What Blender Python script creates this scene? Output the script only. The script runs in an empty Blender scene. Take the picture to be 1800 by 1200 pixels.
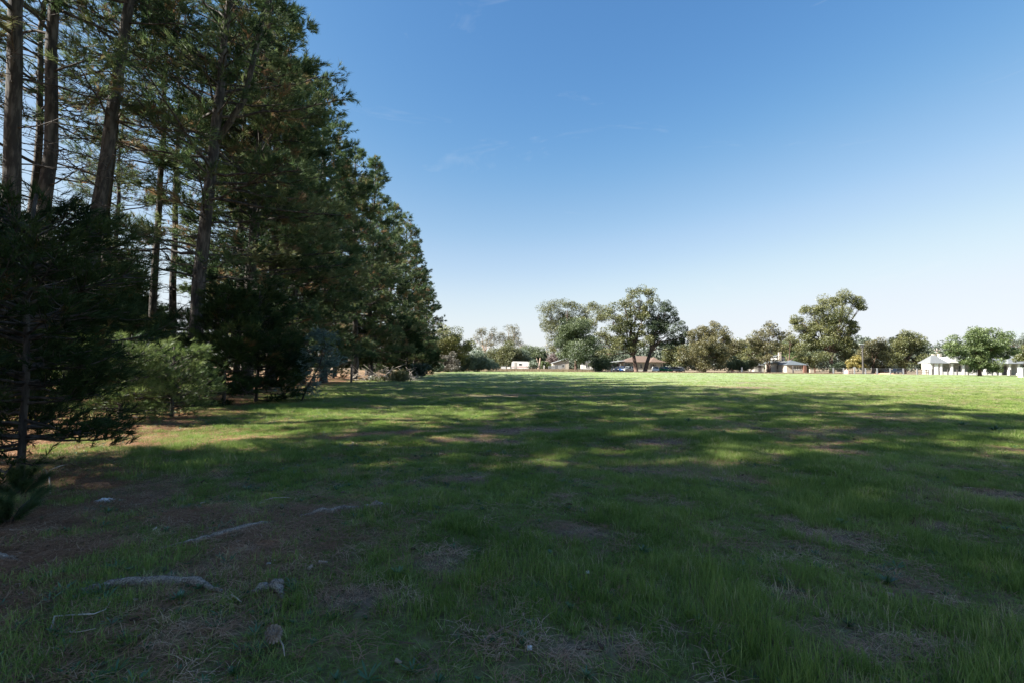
import bpy, math, random
import numpy as np
from mathutils import Matrix, Vector, Euler

# ------------------------------------------------------------------ camera, world, sun
SC = bpy.context.scene
W0, H0, F0 = 1800.0, 1200.0, 850.0
CAM_H = 1.5
PITCH, ROLL = math.radians(2.78), math.radians(0.46)
cam = bpy.data.cameras.new('camera'); cam_ob = bpy.data.objects.new('camera', cam)
SC.collection.objects.link(cam_ob); SC.camera = cam_ob
cam.sensor_width = 36; cam.lens = 36 * F0 / W0; cam.clip_start = 0.05; cam.clip_end = 6000
CM = Euler((math.pi / 2 + PITCH, 0, 0)).to_matrix() @ Matrix.Rotation(ROLL, 3, 'Z')
cam_ob.matrix_world = Matrix.Translation((0, 0, CAM_H)) @ CM.to_4x4()

SUN_EL = math.radians(36.5)
TRAVEL = np.array([0.957, 0.29])                      # horizontal direction the light travels
w = bpy.data.worlds.new('World'); SC.world = w; w.use_nodes = True
nt = w.node_tree; nt.nodes.clear()
out = nt.nodes.new('ShaderNodeOutputWorld'); bg = nt.nodes.new('ShaderNodeBackground')
sky = nt.nodes.new('ShaderNodeTexSky'); sky.sky_type = 'NISHITA'; sky.sun_disc = False
sky.sun_elevation = SUN_EL
sky.sun_rotation = math.atan2(-TRAVEL[0], -TRAVEL[1])
sky.air_density = 1.0; sky.dust_density = 0.5; sky.ozone_density = 3.0; sky.altitude = 100
# thin wisps of cirrus in the sky itself, placed by direction
tc = nt.nodes.new('ShaderNodeTexCoord')
mp = nt.nodes.new('ShaderNodeMapping'); mp.inputs['Scale'].default_value = (1.6, 1.2, 7.0); mp.inputs['Rotation'].default_value = (0.15, 0.35, 0.5)
nz = nt.nodes.new('ShaderNodeTexNoise'); nz.inputs['Scale'].default_value = 2.3; nz.inputs['Detail'].default_value = 9; nz.inputs['Roughness'].default_value = 0.6; nz.inputs['Distortion'].default_value = 0.9
cr = nt.nodes.new('ShaderNodeValToRGB'); cr.color_ramp.elements[0].position = 0.605; cr.color_ramp.elements[1].position = 0.85
cr.color_ramp.elements[1].color = (0.22, 0.22, 0.22, 1)
mx = nt.nodes.new('ShaderNodeMixRGB'); mx.inputs['Color2'].default_value = (4.4, 4.5, 4.6, 1)
nt.links.new(tc.outputs['Generated'], mp.inputs['Vector']); nt.links.new(mp.outputs['Vector'], nz.inputs['Vector'])
nt.links.new(nz.outputs['Fac'], cr.inputs['Fac']); nt.links.new(cr.outputs['Color'], mx.inputs['Fac'])
vs = nt.nodes.new('ShaderNodeVectorMath'); vs.operation = 'SCALE'; vs.inputs['Scale'].default_value = 0.134
cv = nt.nodes.new('ShaderNodeRGBCurve'); vb = nt.nodes.new('ShaderNodeVectorMath'); vb.operation = 'SCALE'; vb.inputs['Scale'].default_value = 7.46
for ch, pts_ in enumerate(([(.10, .075), (.17, .112), (.32, .33), (.41, .48), (.65, .74), (1.0, .86)], [(.30, .292), (.54, .555), (.68, .687), (.95, .86), (1.3, .92)], [(.57, .623), (.92, .84), (1.06, .91), (1.3, .96)])):
    cu = cv.mapping.curves[ch]
    for a_, b_ in pts_: cu.points.new(a_ / 1.6, b_ / 1.6)
    cu.points[-1].location = (1.0, (.90, .95, 1.0)[ch] / 1.6)
cv.mapping.update()
nt.links.new(sky.outputs['Color'], vs.inputs[0]); nt.links.new(vs.outputs[0], cv.inputs['Color']); 
ex = nt.nodes.new('ShaderNodeVectorMath'); ex.operation = 'SUBTRACT'; ex.inputs[1].default_value = (1, 1, 1)        # the bright glow round the sun, above the curve's range
e2 = nt.nodes.new('ShaderNodeVectorMath'); e2.operation = 'MAXIMUM'; e2.inputs[1].default_value = (0, 0, 0); e3 = nt.nodes.new('ShaderNodeVectorMath'); e3.operation = 'ADD'
nt.links.new(vs.outputs[0], ex.inputs[0]); nt.links.new(ex.outputs[0], e2.inputs[0]); nt.links.new(e2.outputs[0], e3.inputs[0]); nt.links.new(cv.outputs['Color'], e3.inputs[1])
nt.links.new(e3.outputs[0], vb.inputs[0]); nt.links.new(vb.outputs[0], mx.inputs['Color1']); nt.links.new(mx.outputs['Color'], bg.inputs['Color'])
bg.inputs['Strength'].default_value = 0.0575
nt.links.new(bg.outputs['Background'], out.inputs['Surface'])

sun = bpy.data.lights.new('sun', 'SUN'); sun.energy = 5.0; sun.angle = math.radians(0.55); sun.color = (1.0, 0.94, 0.84)
sun_ob = bpy.data.objects.new('sun', sun); SC.collection.objects.link(sun_ob)
ld = Vector((TRAVEL[0] * math.cos(SUN_EL), TRAVEL[1] * math.cos(SUN_EL), -math.sin(SUN_EL)))
sun_ob.rotation_euler = ld.to_track_quat('-Z', 'Y').to_euler(); sun_ob.location = (-40, -20, 60)
SC.view_settings.view_transform = 'Standard'; SC.view_settings.look = 'None'
SC.view_settings.exposure = 1.9; SC.view_settings.gamma = 1.0
try:
    SC.cycles.max_bounces = 6; SC.cycles.transparent_max_bounces = 4; SC.cycles.transmission_bounces = 3
except Exception: pass

# ------------------------------------------------------------------ helpers
CMN = np.array([list(r) for r in CM])
def ray(px, py):
    d = CMN @ np.array([(px - W0 / 2) / F0, (H0 / 2 - py) / F0, -1.0]); return d / d[1]
def P(px, py, Y):                                     # the point at distance Y seen at that place
    d = ray(px, py); return np.array([d[0] * Y, Y, CAM_H + d[2] * Y])
def G(px, py):                                        # ground point
    d = ray(px, py); t = -CAM_H / d[2]; return np.array([d[0] * t, t, gz(d[0] * t, t)])
def X(px, Y): return ray(px, 650)[0] * Y
def gz(x, y):
    x = np.asarray(x, float); y = np.asarray(y, float)
    return (0.025 * np.sin(x * 0.9 + 0.4 * y) + 0.02 * np.sin(y * 1.3 - 0.5 * x + 1) + 0.03 * np.sin(0.31 * x + 0.23 * y + 2)) * np.clip(1.3 - np.hypot(x, y) / 90, 0.2, 1)

def new_ob(name, data, parent=None, loc=None):
    o = bpy.data.objects.new(name, data); SC.collection.objects.link(o)
    if parent is not None: o.parent = parent
    if loc is not None: o.location = [float(v) for v in loc]
    return o
def tag(o, label=None, cat=None, group=None, kind=None):
    if label: o['label'] = label
    if cat: o['category'] = cat
    if group: o['group'] = group
    if kind: o['kind'] = kind
    return o
def empty(name, loc, rz=0.0, **k):
    o = new_ob(name, None, loc=loc); o.rotation_euler.z = rz; o.empty_display_size = 0.3
    return tag(o, **k)

class MB:
    def __init__(s): s.v = []; s.t = []; s.q = []; s.a = []; s.n = 0
    def add(s, v, tris=None, quads=None, tint=0.5):
        v = np.asarray(v, np.float32).reshape(-1, 3); s.v.append(v)
        a = np.asarray(tint, np.float32); s.a.append(np.full(len(v), float(a), np.float32) if a.ndim == 0 else a)
        if tris is not None and len(tris): s.t.append(np.asarray(tris, np.int64).reshape(-1, 3) + s.n)
        if quads is not None and len(quads): s.q.append(np.asarray(quads, np.int64).reshape(-1, 4) + s.n)
        s.n += len(v)
    def tube(s, pts, rad, sides=6, tint=0.5, cap=True):
        pts = np.asarray(pts, float); n = len(pts); rad = np.broadcast_to(np.asarray(rad, float), (n,))
        tan = np.gradient(pts, axis=0); tan /= np.linalg.norm(tan, axis=1)[:, None] + 1e-9
        m = pts[-1] - pts[0]; ref = np.array([0, 0, 1.0]) if abs(m[2]) < 0.75 * np.linalg.norm(m) else np.array([1.0, 0.05, 0])
        u = np.cross(tan, ref); u /= np.linalg.norm(u, axis=1)[:, None] + 1e-9; v = np.cross(tan, u)
        a = np.arange(sides) * 2 * np.pi / sides
        ring = pts[:, None] + rad[:, None, None] * (np.cos(a)[None, :, None] * u[:, None] + np.sin(a)[None, :, None] * v[:, None])
        i = np.arange(n - 1)[:, None] * sides; j = np.arange(sides)[None]; k = (j + 1) % sides
        q = np.stack([i + j, i + k, i + sides + k, i + sides + j], -1).reshape(-1, 4)
        vv = ring.reshape(-1, 3); t = []
        if cap and sides > 3:
            vv = np.vstack([vv, pts[-1], pts[0]]); e = (n - 1) * sides
            t = [(e + b, e + (b + 1) % sides, n * sides) for b in range(sides)] + [((b + 1) % sides, b, n * sides + 1) for b in range(sides)]
        s.add(vv, t, q, tint)
    def box(s, x0, x1, y0, y1, z0, z1, tint=0.5):
        v = [(x, y, z) for z in (z0, z1) for y in (y0, y1) for x in (x0, x1)]
        s.add(v, quads=[(0, 2, 3, 1), (4, 5, 7, 6), (0, 1, 5, 4), (2, 6, 7, 3), (0, 4, 6, 2), (1, 3, 7, 5)], tint=tint)
    def prism(s, prof, y0, y1, tint=0.5, axis='y'):   # profile of (a, z) points, extruded
        n = len(prof)
        f = (lambda a, z, b: (a, b, z)) if axis == 'y' else (lambda a, z, b: (b, a, z))
        v = [f(a, z, y0) for a, z in prof] + [f(a, z, y1) for a, z in prof]
        q = [(i, (i + 1) % n, n + (i + 1) % n, n + i) for i in range(n)]
        ca = (np.mean([p[0] for p in prof]), np.mean([p[1] for p in prof]))
        v += [f(ca[0], ca[1], y0), f(ca[0], ca[1], y1)]
        t = [((i + 1) % n, i, 2 * n) for i in range(n)] + [(n + i, n + (i + 1) % n, 2 * n + 1) for i in range(n)]
        s.add(v, t, q, tint)
    def mesh(s, name, mat, smooth=False):
        if s.n > 150000: print('MESH', name, s.n)
        me = bpy.data.meshes.new(name)
        v = np.concatenate(s.v) if s.v else np.zeros((0, 3), np.float32)
        t = np.concatenate(s.t) if s.t else np.zeros((0, 3), np.int64)
        q = np.concatenate(s.q) if s.q else np.zeros((0, 4), np.int64)
        me.vertices.add(len(v)); me.vertices.foreach_set('co', v.ravel())
        me.loops.add(t.size + q.size); me.loops.foreach_set('vertex_index', np.concatenate([t.ravel(), q.ravel()]).astype(np.int32))
        me.polygons.add(len(t) + len(q))
        ls = np.concatenate([np.arange(len(t)) * 3, t.size + np.arange(len(q)) * 4]).astype(np.int32)
        me.polygons.foreach_set('loop_start', ls)
        me.polygons.foreach_set('use_smooth', np.full(len(ls), smooth, bool))
        me.update(calc_edges=True)
        at = me.attributes.new('tint', 'FLOAT', 'POINT'); at.data.foreach_set('value', np.concatenate(s.a))
        if mat is not None: me.materials.append(mat)
        return me
    def build(s, name, mat, parent=None, smooth=False, loc=None):
        return new_ob(name, s.mesh(name, mat, smooth), parent, loc)

def unit(a): return a / (np.linalg.norm(a, axis=-1, keepdims=True) + 1e-9)

# ------------------------------------------------------------------ materials
def material(name):
    m = bpy.data.materials.new(name); m.use_nodes = True; return m, m.node_tree.nodes, m.node_tree.links
def ramp(N, stops):
    r = N.new('ShaderNodeValToRGB'); e = r.color_ramp.elements
    while len(e) < len(stops): e.new(0.5)
    for k, (p, c) in enumerate(stops): e[k].position = p; e[k].color = (*c, 1)
    return r
def plain(name, col, rough=0.7, metal=0.0, var=0.18, scale=3.0, bump=0.0, stretch=(1, 1, 1)):
    m, N, L = material(name); b = N['Principled BSDF']
    b.inputs['Roughness'].default_value = rough; b.inputs['Metallic'].default_value = metal
    t = N.new('ShaderNodeTexCoord'); mpp = N.new('ShaderNodeMapping'); mpp.inputs['Scale'].default_value = stretch
    n = N.new('ShaderNodeTexNoise'); n.inputs['Scale'].default_value = scale; n.inputs['Detail'].default_value = 6
    c = np.array(col); r = ramp(N, [(0.3, tuple(c * (1 - var))), (0.7, tuple(np.minimum(c * (1 + var), 1)))])
    L.new(t.outputs['Object'], mpp.inputs['Vector']); L.new(mpp.outputs['Vector'], n.inputs['Vector'])
    L.new(n.outputs['Fac'], r.inputs['Fac']); L.new(r.outputs['Color'], b.inputs['Base Color'])
    if bump:
        bp = N.new('ShaderNodeBump'); bp.inputs['Strength'].default_value = bump; bp.inputs['Distance'].default_value = 0.03
        L.new(n.outputs['Fac'], bp.inputs['Height']); L.new(bp.outputs['Normal'], b.inputs['Normal'])
    return m
def leafy(name, stops, transl=0.3, rough=0.55, instancer=False, gloss=0.06, world_noise=None):
    m, N, L = material(name); N.clear()
    o = N.new('ShaderNodeOutputMaterial'); a = N.new('ShaderNodeAttribute'); a.attribute_name = 'tint'
    if instancer: a.attribute_type = 'INSTANCER'; a.attribute_name = 'itint'
    r = ramp(N, stops); fac = a.outputs['Fac']
    if world_noise:
        g = N.new('ShaderNodeNewGeometry'); n = N.new('ShaderNodeTexNoise'); n.inputs['Scale'].default_value = world_noise; n.inputs['Detail'].default_value = 3
        L.new(g.outputs['Position'], n.inputs['Vector'])
        ma = N.new('ShaderNodeMath'); ma.operation = 'MULTIPLY_ADD'; ma.inputs[1].default_value = 0.5; L.new(n.outputs['Fac'], ma.inputs[0])
        sb = N.new('ShaderNodeMath'); sb.operation = 'SUBTRACT'; sb.inputs[1].default_value = 0.25
        L.new(a.outputs['Fac'], ma.inputs[2]); L.new(ma.outputs[0], sb.inputs[0]); fac = sb.outputs[0]
    L.new(fac, r.inputs['Fac'])
    d = N.new('ShaderNodeBsdfDiffuse'); t = N.new('ShaderNodeBsdfTranslucent'); ms = N.new('ShaderNodeMixShader'); ms.inputs['Fac'].default_value = transl
    L.new(r.outputs['Color'], d.inputs['Color']); L.new(r.outputs['Color'], t.inputs['Color'])
    L.new(d.outputs[0], ms.inputs[1]); L.new(t.outputs[0], ms.inputs[2])
    gl = N.new('ShaderNodeBsdfGlossy'); gl.inputs['Roughness'].default_value = rough; gl.inputs['Color'].default_value = (0.8, 0.85, 0.9, 1)
    m2 = N.new('ShaderNodeMixShader'); m2.inputs['Fac'].default_value = gloss
    L.new(ms.outputs[0], m2.inputs[1]); L.new(gl.outputs[0], m2.inputs[2]); L.new(m2.outputs[0], o.inputs['Surface'])
    return m
def bark(name, c1, c2, scale=9.0, zs=0.22, bump=0.8):
    m, N, L = material(name); b = N['Principled BSDF']; b.inputs['Roughness'].default_value = 0.92
    t = N.new('ShaderNodeTexCoord'); mpp = N.new('ShaderNodeMapping'); mpp.inputs['Scale'].default_value = (1, 1, zs)
    v = N.new('ShaderNodeTexVoronoi'); v.inputs['Scale'].default_value = scale
    n = N.new('ShaderNodeTexNoise'); n.inputs['Scale'].default_value = scale * 2.2; n.inputs['Detail'].default_value = 8
    L.new(t.outputs['Object'], mpp.inputs['Vector']); L.new(mpp.outputs['Vector'], n.inputs['Vector'])
    mm = N.new('ShaderNodeMixRGB'); mm.inputs['Fac'].default_value = 0.12
    L.new(mpp.outputs['Vector'], mm.inputs['Color1']); L.new(n.outputs['Color'], mm.inputs['Color2']); L.new(mm.outputs['Color'], v.inputs['Vector'])
    ad = N.new('ShaderNodeMath'); ad.operation = 'MULTIPLY'; L.new(v.outputs['Distance'], ad.inputs[0]); L.new(n.outputs['Fac'], ad.inputs[1])
    r = ramp(N, [(0.05, c2), (0.33, c1)]); L.new(ad.outputs[0], r.inputs['Fac']); L.new(r.outputs['Color'], b.inputs['Base Color'])
    bp = N.new('ShaderNodeBump'); bp.inputs['Strength'].default_value = bump; bp.inputs['Distance'].default_value = 0.03; bp.invert = True
    L.new(ad.outputs[0], bp.inputs['Height']); L.new(bp.outputs['Normal'], b.inputs['Normal'])
    return m

M_BARK = bark('pine bark', (0.03, 0.026, 0.023), (0.12, 0.105, 0.092))
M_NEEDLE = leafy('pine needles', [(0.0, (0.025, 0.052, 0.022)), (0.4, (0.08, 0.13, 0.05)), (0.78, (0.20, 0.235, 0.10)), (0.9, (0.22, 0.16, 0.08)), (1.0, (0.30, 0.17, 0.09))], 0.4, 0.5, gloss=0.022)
M_NEEDLE_SHADE = leafy('shade-toned young pine needles', [(0.0, (0.012, 0.028, 0.012)), (0.5, (0.03, 0.055, 0.018)), (0.85, (0.06, 0.085, 0.028)), (1.0, (0.13, 0.07, 0.03))], 0.2, 0.5, gloss=0.01)  # darker copy of the needle colours, shade on the young pines painted in
M_NEEDLE_SUNLIT = leafy('young pine needles', [(0.0, (0.04, 0.075, 0.025)), (0.5, (0.115, 0.17, 0.05)), (1.0, (0.24, 0.29, 0.10))], 0.35, 0.4, gloss=0.025)  # needle colours brightened, sunlight on the bushy young pines painted in
M_GUMBARK = bark('gum bark', (0.06, 0.036, 0.028), (0.17, 0.11, 0.085), 3.0, 0.3, 0.3)
M_DKBARK = bark('black gum bark', (0.03, 0.022, 0.02), (0.09, 0.065, 0.055), 3.0, 0.3, 0.3)
M_GUMPALE = bark('pale gum bark', (0.30, 0.22, 0.17), (0.45, 0.38, 0.32), 2.0, 0.3, 0.2)
def leafmat(name, a, b, tr=0.25): return leafy(name, [(0.0, a), (1.0, b)], tr, 0.5, gloss=0.05)
M_OLIVE = leafmat('olive gum leaves', (0.05, 0.066, 0.02), (0.165, 0.165, 0.055))
M_GREEN = leafmat('green leaves', (0.04, 0.062, 0.025), (0.125, 0.155, 0.065))
M_DARK = leafmat('dark green leaves', (0.022, 0.038, 0.018), (0.07, 0.095, 0.045))
M_BROWN = leafmat('bronze olive leaves', (0.052, 0.056, 0.02), (0.16, 0.14, 0.055))
M_SAGE = leafmat('grey green leaves', (0.07, 0.10, 0.062), (0.17, 0.21, 0.135))
M_GREYB = leafmat('grey brown twigs', (0.075, 0.066, 0.05), (0.15, 0.135, 0.10))
M_YGREEN = leafmat('yellow green leaves', (0.055, 0.068, 0.02), (0.20, 0.20, 0.06))
M_YELLOW = leafmat('yellow blossom leaves', (0.13, 0.12, 0.03), (0.34, 0.27, 0.07))
M_PURPLE = leafmat('bare purplish twigs', (0.10, 0.065, 0.06), (0.18, 0.125, 0.11))
M_LIME = leafmat('bright green leaves', (0.045, 0.075, 0.022), (0.14, 0.18, 0.06))
M_WATTLE = leafmat('blue green wattle leaves', (0.05, 0.095, 0.085), (0.20, 0.29, 0.24))
M_FAR = leafmat('far tree leaves', (0.045, 0.062, 0.038), (0.105, 0.125, 0.078))
M_DRY = leafmat('dry grass', (0.16, 0.10, 0.06), (0.36, 0.28, 0.18), 0.2)
M_WHITE = plain('white paint', (0.60, 0.595, 0.58), 0.5, var=0.04)
M_CREAM = plain('cream wall', (0.36, 0.325, 0.27), 0.8, var=0.08)
M_GREYW = plain('grey render', (0.34, 0.33, 0.30), 0.85, var=0.08)
M_TILE = plain('brown roof tiles', (0.125, 0.088, 0.068), 0.8, var=0.2, scale=8)
M_IRON = plain('pale corrugated iron', (0.15, 0.16, 0.168), 0.7, 0.0, 0.08, 6)
M_IRON2 = plain('weathered iron', (0.27, 0.285, 0.29), 0.7, 0.0, 0.15, 2)
M_DKROOF = plain('dark slate roof', (0.10, 0.12, 0.14), 0.6, var=0.15)
M_GLASS = plain('dark window glass', (0.03, 0.035, 0.04), 0.08, var=0.1)
M_BRICK = plain('red brick', (0.13, 0.065, 0.048), 0.85, var=0.15, scale=12)
M_POST = plain('grey concrete post', (0.17, 0.175, 0.19), 0.85, var=0.12)
M_DKPOST = plain('dark post', (0.06, 0.055, 0.055), 0.8, var=0.2)
M_WOOD = plain('weathered timber', (0.26, 0.22, 0.18), 0.85, var=0.25, scale=10, stretch=(1, 1, 0.2))
M_WIRE = plain('wire', (0.30, 0.30, 0.31), 0.5, 0.6)
M_RUBBER = plain('tyre rubber', (0.02, 0.02, 0.02), 0.85)
M_ALLOY = plain('wheel alloy', (0.5, 0.5, 0.5), 0.35, 0.8)
M_RED = plain('red stripe paint', (0.45, 0.10, 0.07), 0.5)
M_ORANGE = plain('orange plastic', (0.75, 0.16, 0.04), 0.5)
M_PAPER = plain('crumpled paper', (0.74, 0.76, 0.80), 0.8, var=0.12, scale=14, bump=0.5)
M_ROOT = bark('exposed root bark', (0.17, 0.14, 0.12), (0.50, 0.45, 0.39), 38, 1.0, 0.8)
M_DEADWOOD = plain('pale dead wood', (0.42, 0.37, 0.32), 0.85, var=0.25, scale=12)
M_CONE = plain('pine cone scales', (0.27, 0.215, 0.17), 0.8, var=0.3, scale=30)
M_HEAD = plain('lamp glass', (0.7, 0.7, 0.68), 0.15)
def paint(name, c): return plain(name, c, 0.25, 0.15, var=0.03)

# ------------------------------------------------------------------ ground fields
def vnoise(x, y, s, seed=0):
    x = np.asarray(x, float) / s; y = np.asarray(y, float) / s
    xi = np.floor(x).astype(np.int64); yi = np.floor(y).astype(np.int64); fx = x - xi; fy = y - yi
    fx = fx * fx * (3 - 2 * fx); fy = fy * fy * (3 - 2 * fy)
    def h(a, b):
        n = (a * 374761393 + b * 668265263 + seed * 1442695041) & 0xffffffff
        n = ((n ^ (n >> 13)) * 1274126177) & 0xffffffff
        return ((n ^ (n >> 16)) & 0xffff) / 65535.0
    return (h(xi, yi) * (1 - fx) + h(xi + 1, yi) * fx) * (1 - fy) + (h(xi, yi + 1) * (1 - fx) + h(xi + 1, yi + 1) * fx) * fy
def fbm(x, y, s, seed=0):
    return (vnoise(x, y, s, seed) + 0.5 * vnoise(x, y, s / 2.1, seed + 1) + 0.25 * vnoise(x, y, s / 4.3, seed + 2)) / 1.75
def sst(a, b, v): t = np.clip((v - a) / (b - a), 0, 1); return t * t * (3 - 2 * t)
BARE = [(1215, 825, 130, 22), (1480, 930, 120, 26), (1710, 870, 110, 14), (1640, 915, 60, 12), (1560, 1130, 140, 35), (900, 752, 130, 7), (860, 775, 90, 6),
        (760, 1000, 70, 30), (1040, 1150, 110, 35), (640, 1060, 120, 30), (1380, 905, 60, 12), (1150, 775, 70, 7), (820, 845, 60, 10), (1290, 680, 60, 2), (1500, 727, 140, 3), (1040, 940, 70, 12), (1370, 1040, 50, 25)]
_b = []
for (px, py, rx, ry) in BARE:
    c = G(px, py); e = G(px + rx, py); f = G(px, py - ry); n_ = G(px, py + ry); _b.append((c[0], (f[1] + n_[1]) / 2, e[0] - c[0], (f[1] - n_[1]) / 2))
_lush = [[G(*p)[:2] for p in L] for L in ([(1120, 905), (1190, 980), (1290, 1060), (1430, 1199)], [(1330, 880), (1500, 900), (1640, 950), (1800, 1020)], [(860, 1060), (960, 1060), (1080, 1050)], [(1350, 1010), (1500, 1060), (1700, 1110), (1800, 1180)], [(1010, 760), (1250, 770), (1500, 830), (1800, 900)])]
def seg_dist(x, y, pl):
    d = np.full(np.shape(x), 1e9)
    for a, b in zip(pl[:-1], pl[1:]):
        ab = b - a; t = np.clip(((x - a[0]) * ab[0] + (y - a[1]) * ab[1]) / (ab @ ab), 0, 1)
        d = np.minimum(d, np.hypot(x - a[0] - t * ab[0], y - a[1] - t * ab[1]))
    return d
def fields(x, y):
    x = np.asarray(x, float); y = np.asarray(y, float)
    xe = np.interp(y, [-30, 2.0, 3.5, 5, 7.5, 10, 14, 20, 32, 45, 80, 120], [-3, -1.0, -1.5, -2.4, -4.4, -6.0, -7.8, -9.6, -12.6, -12.5, -12.5, -14])
    nn = fbm(x, y, 2.2, 3)
    lit = sst(1.0, -1.8, (x - xe) + (nn - 0.5) * 3.2)
    lit = np.clip(lit * (0.25 + 0.9 * sst(0.38, 0.62, fbm(x, y, 0.9, 9))), 0, 1)
    strip = np.exp(-((y - np.interp(x, [-10, -6, -1, 3], [8.2, 9.2, 10.8, 12])) / 0.45) ** 2) * sst(4, -3, x) * sst(-11, -7, x)
    lit = np.maximum(lit, strip * sst(0.35, 0.65, fbm(x, y, 1.2, 31)) * 0.85)
    lit = np.where(x < xe - 3.0, np.maximum(lit, 0.8), lit)
    bare = np.zeros_like(x)
    for (cx, cy, rx, ry) in _b:
        d = np.hypot((x - cx) / rx, (y - cy) / ry) + (fbm(x, y, 0.8, 17) - 0.5) * 1.3
        bare = np.maximum(bare, sst(1.15, 0.55, d))
    bare = np.maximum(bare, 0.75 * sst(0.70, 0.82, fbm(x * 0.6, y * 1.2, 3.5, 41)))
    bare = np.maximum(bare, 0.6 * sst(0.62, 0.78, fbm(x, y, 0.55, 47)))
    lush = np.zeros_like(x)
    for pl in _lush: lush = np.maximum(lush, sst(0.75, 0.1, seg_dist(x, y, pl) + (fbm(x, y, 0.9, 23) - 0.5) * 0.6))
    lush = np.clip(np.maximum(lush, 0.7 * sst(0.52, 0.75, fbm(x, y, 2.6, 51))) * (1 - 0.7 * lit), 0, 1)
    return lit, bare * (1 - 0.7 * lush), lush

def graded(lo, hi, n, c, k):
    a = np.linspace(math.asinh((lo - c) / k), math.asinh((hi - c) / k), n); return c + k * np.sinh(a)
xs = graded(-2600, 2600, 560, 0, 9); ys = graded(-900, 4200, 520, 7, 7)
gx, gy = np.meshgrid(xs, ys); lit, bare, lush = fields(gx, gy)
mb = MB(); nx = len(xs); i = np.arange(len(ys) - 1)[:, None] * nx; j = np.arange(nx - 1)[None]
mb.add(np.stack([gx, gy, gz(gx, gy) + 0.01 * (fbm(gx, gy, 0.35, 5) - 0.5) * 4 * (np.hypot(gx, gy) < 30)], -1).reshape(-1, 3), quads=np.stack([i + j, i + j + 1, i + nx + j + 1, i + nx + j], -1).reshape(-1, 4))
m, N, L = material('field ground'); b = N['Principled BSDF']; b.inputs['Roughness'].default_value = 0.95
try: b.inputs['Specular IOR Level'].default_value = 0.02
except Exception: pass
at = N.new('ShaderNodeAttribute'); at.attribute_name = 'mask'; sp = N.new('ShaderNodeSeparateColor'); L.new(at.outputs['Color'], sp.inputs['Color'])
geo = N.new('ShaderNodeNewGeometry')
def noise(scale, det=6, sc=(1, 1, 1)):
    mpp = N.new('ShaderNodeMapping'); mpp.inputs['Scale'].default_value = sc; L.new(geo.outputs['Position'], mpp.inputs['Vector'])
    n = N.new('ShaderNodeTexNoise'); n.inputs['Scale'].default_value = scale; n.inputs['Detail'].default_value = det; n.inputs['Roughness'].default_value = 0.65
    L.new(mpp.outputs['Vector'], n.inputs['Vector']); return n
def mix(f, a, b_):
    x_ = N.new('ShaderNodeMixRGB')
    for s_, v_ in (('Fac', f), ('Color1', a), ('Color2', b_)):
        if isinstance(v_, (int, float)): x_.inputs[s_].default_value = v_
        elif isinstance(v_, tuple): x_.inputs[s_].default_value = (*v_, 1)
        else: L.new(v_, x_.inputs[s_])
    return x_.outputs['Color']
n1 = noise(14, 8); n2 = noise(0.22, 5, (1, 2.4, 1)); n3 = noise(1.6, 6, (1, 1.8, 1)); n4 = noise(60, 4)
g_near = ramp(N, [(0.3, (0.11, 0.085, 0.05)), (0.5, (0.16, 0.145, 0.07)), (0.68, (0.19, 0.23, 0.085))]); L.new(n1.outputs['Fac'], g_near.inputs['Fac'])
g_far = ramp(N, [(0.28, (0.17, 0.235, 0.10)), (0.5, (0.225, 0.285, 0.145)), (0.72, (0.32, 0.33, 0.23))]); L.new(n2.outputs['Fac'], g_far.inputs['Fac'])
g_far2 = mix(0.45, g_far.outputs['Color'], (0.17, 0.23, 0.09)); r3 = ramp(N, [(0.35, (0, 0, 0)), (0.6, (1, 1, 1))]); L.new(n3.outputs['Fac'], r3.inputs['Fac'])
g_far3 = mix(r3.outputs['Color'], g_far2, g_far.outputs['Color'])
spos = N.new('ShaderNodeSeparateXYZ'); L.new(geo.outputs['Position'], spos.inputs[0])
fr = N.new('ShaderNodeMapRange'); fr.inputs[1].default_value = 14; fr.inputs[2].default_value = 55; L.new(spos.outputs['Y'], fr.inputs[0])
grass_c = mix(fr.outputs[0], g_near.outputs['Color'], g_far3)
r_l = ramp(N, [(0.3, (0.10, 0.055, 0.035)), (0.5, (0.22, 0.13, 0.085)), (0.72, (0.38, 0.25, 0.17))]); L.new(n4.outputs['Fac'], r_l.inputs['Fac'])
r_b = ramp(N, [(0.3, (0.08, 0.06, 0.048)), (0.5, (0.16, 0.125, 0.10)), (0.72, (0.27, 0.22, 0.17))]); L.new(n1.outputs['Fac'], r_b.inputs['Fac'])
c1 = mix(sp.outputs['Green'], grass_c, r_b.outputs['Color']); c2 = mix(sp.outputs['Red'], c1, r_l.outputs['Color'])
fy = N.new('ShaderNodeMapRange'); fy.inputs[1].default_value = 118; fy.inputs[2].default_value = 124; L.new(spos.outputs['Y'], fy.inputs[0])
dirt = ramp(N, [(0.35, (0.16, 0.12, 0.085)), (0.65, (0.30, 0.25, 0.18))]); L.new(n3.outputs['Fac'], dirt.inputs['Fac'])
c3 = mix(fy.outputs[0], c2, dirt.outputs['Color']); L.new(c3, b.inputs['Base Color'])
bp = N.new('ShaderNodeBump'); bp.inputs['Strength'].default_value = 0.7; bp.inputs['Distance'].default_value = 0.05; L.new(n1.outputs['Fac'], bp.inputs['Height']); L.new(bp.outputs['Normal'], b.inputs['Normal'])
g = mb.build('ground', m, smooth=True); tag(g, kind='structure')
ca = g.data.attributes.new('mask', 'FLOAT_COLOR', 'POINT')
ca.data.foreach_set('color', np.stack([lit, bare, lush, np.ones_like(lit)], -1).astype(np.float32).ravel())

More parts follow.
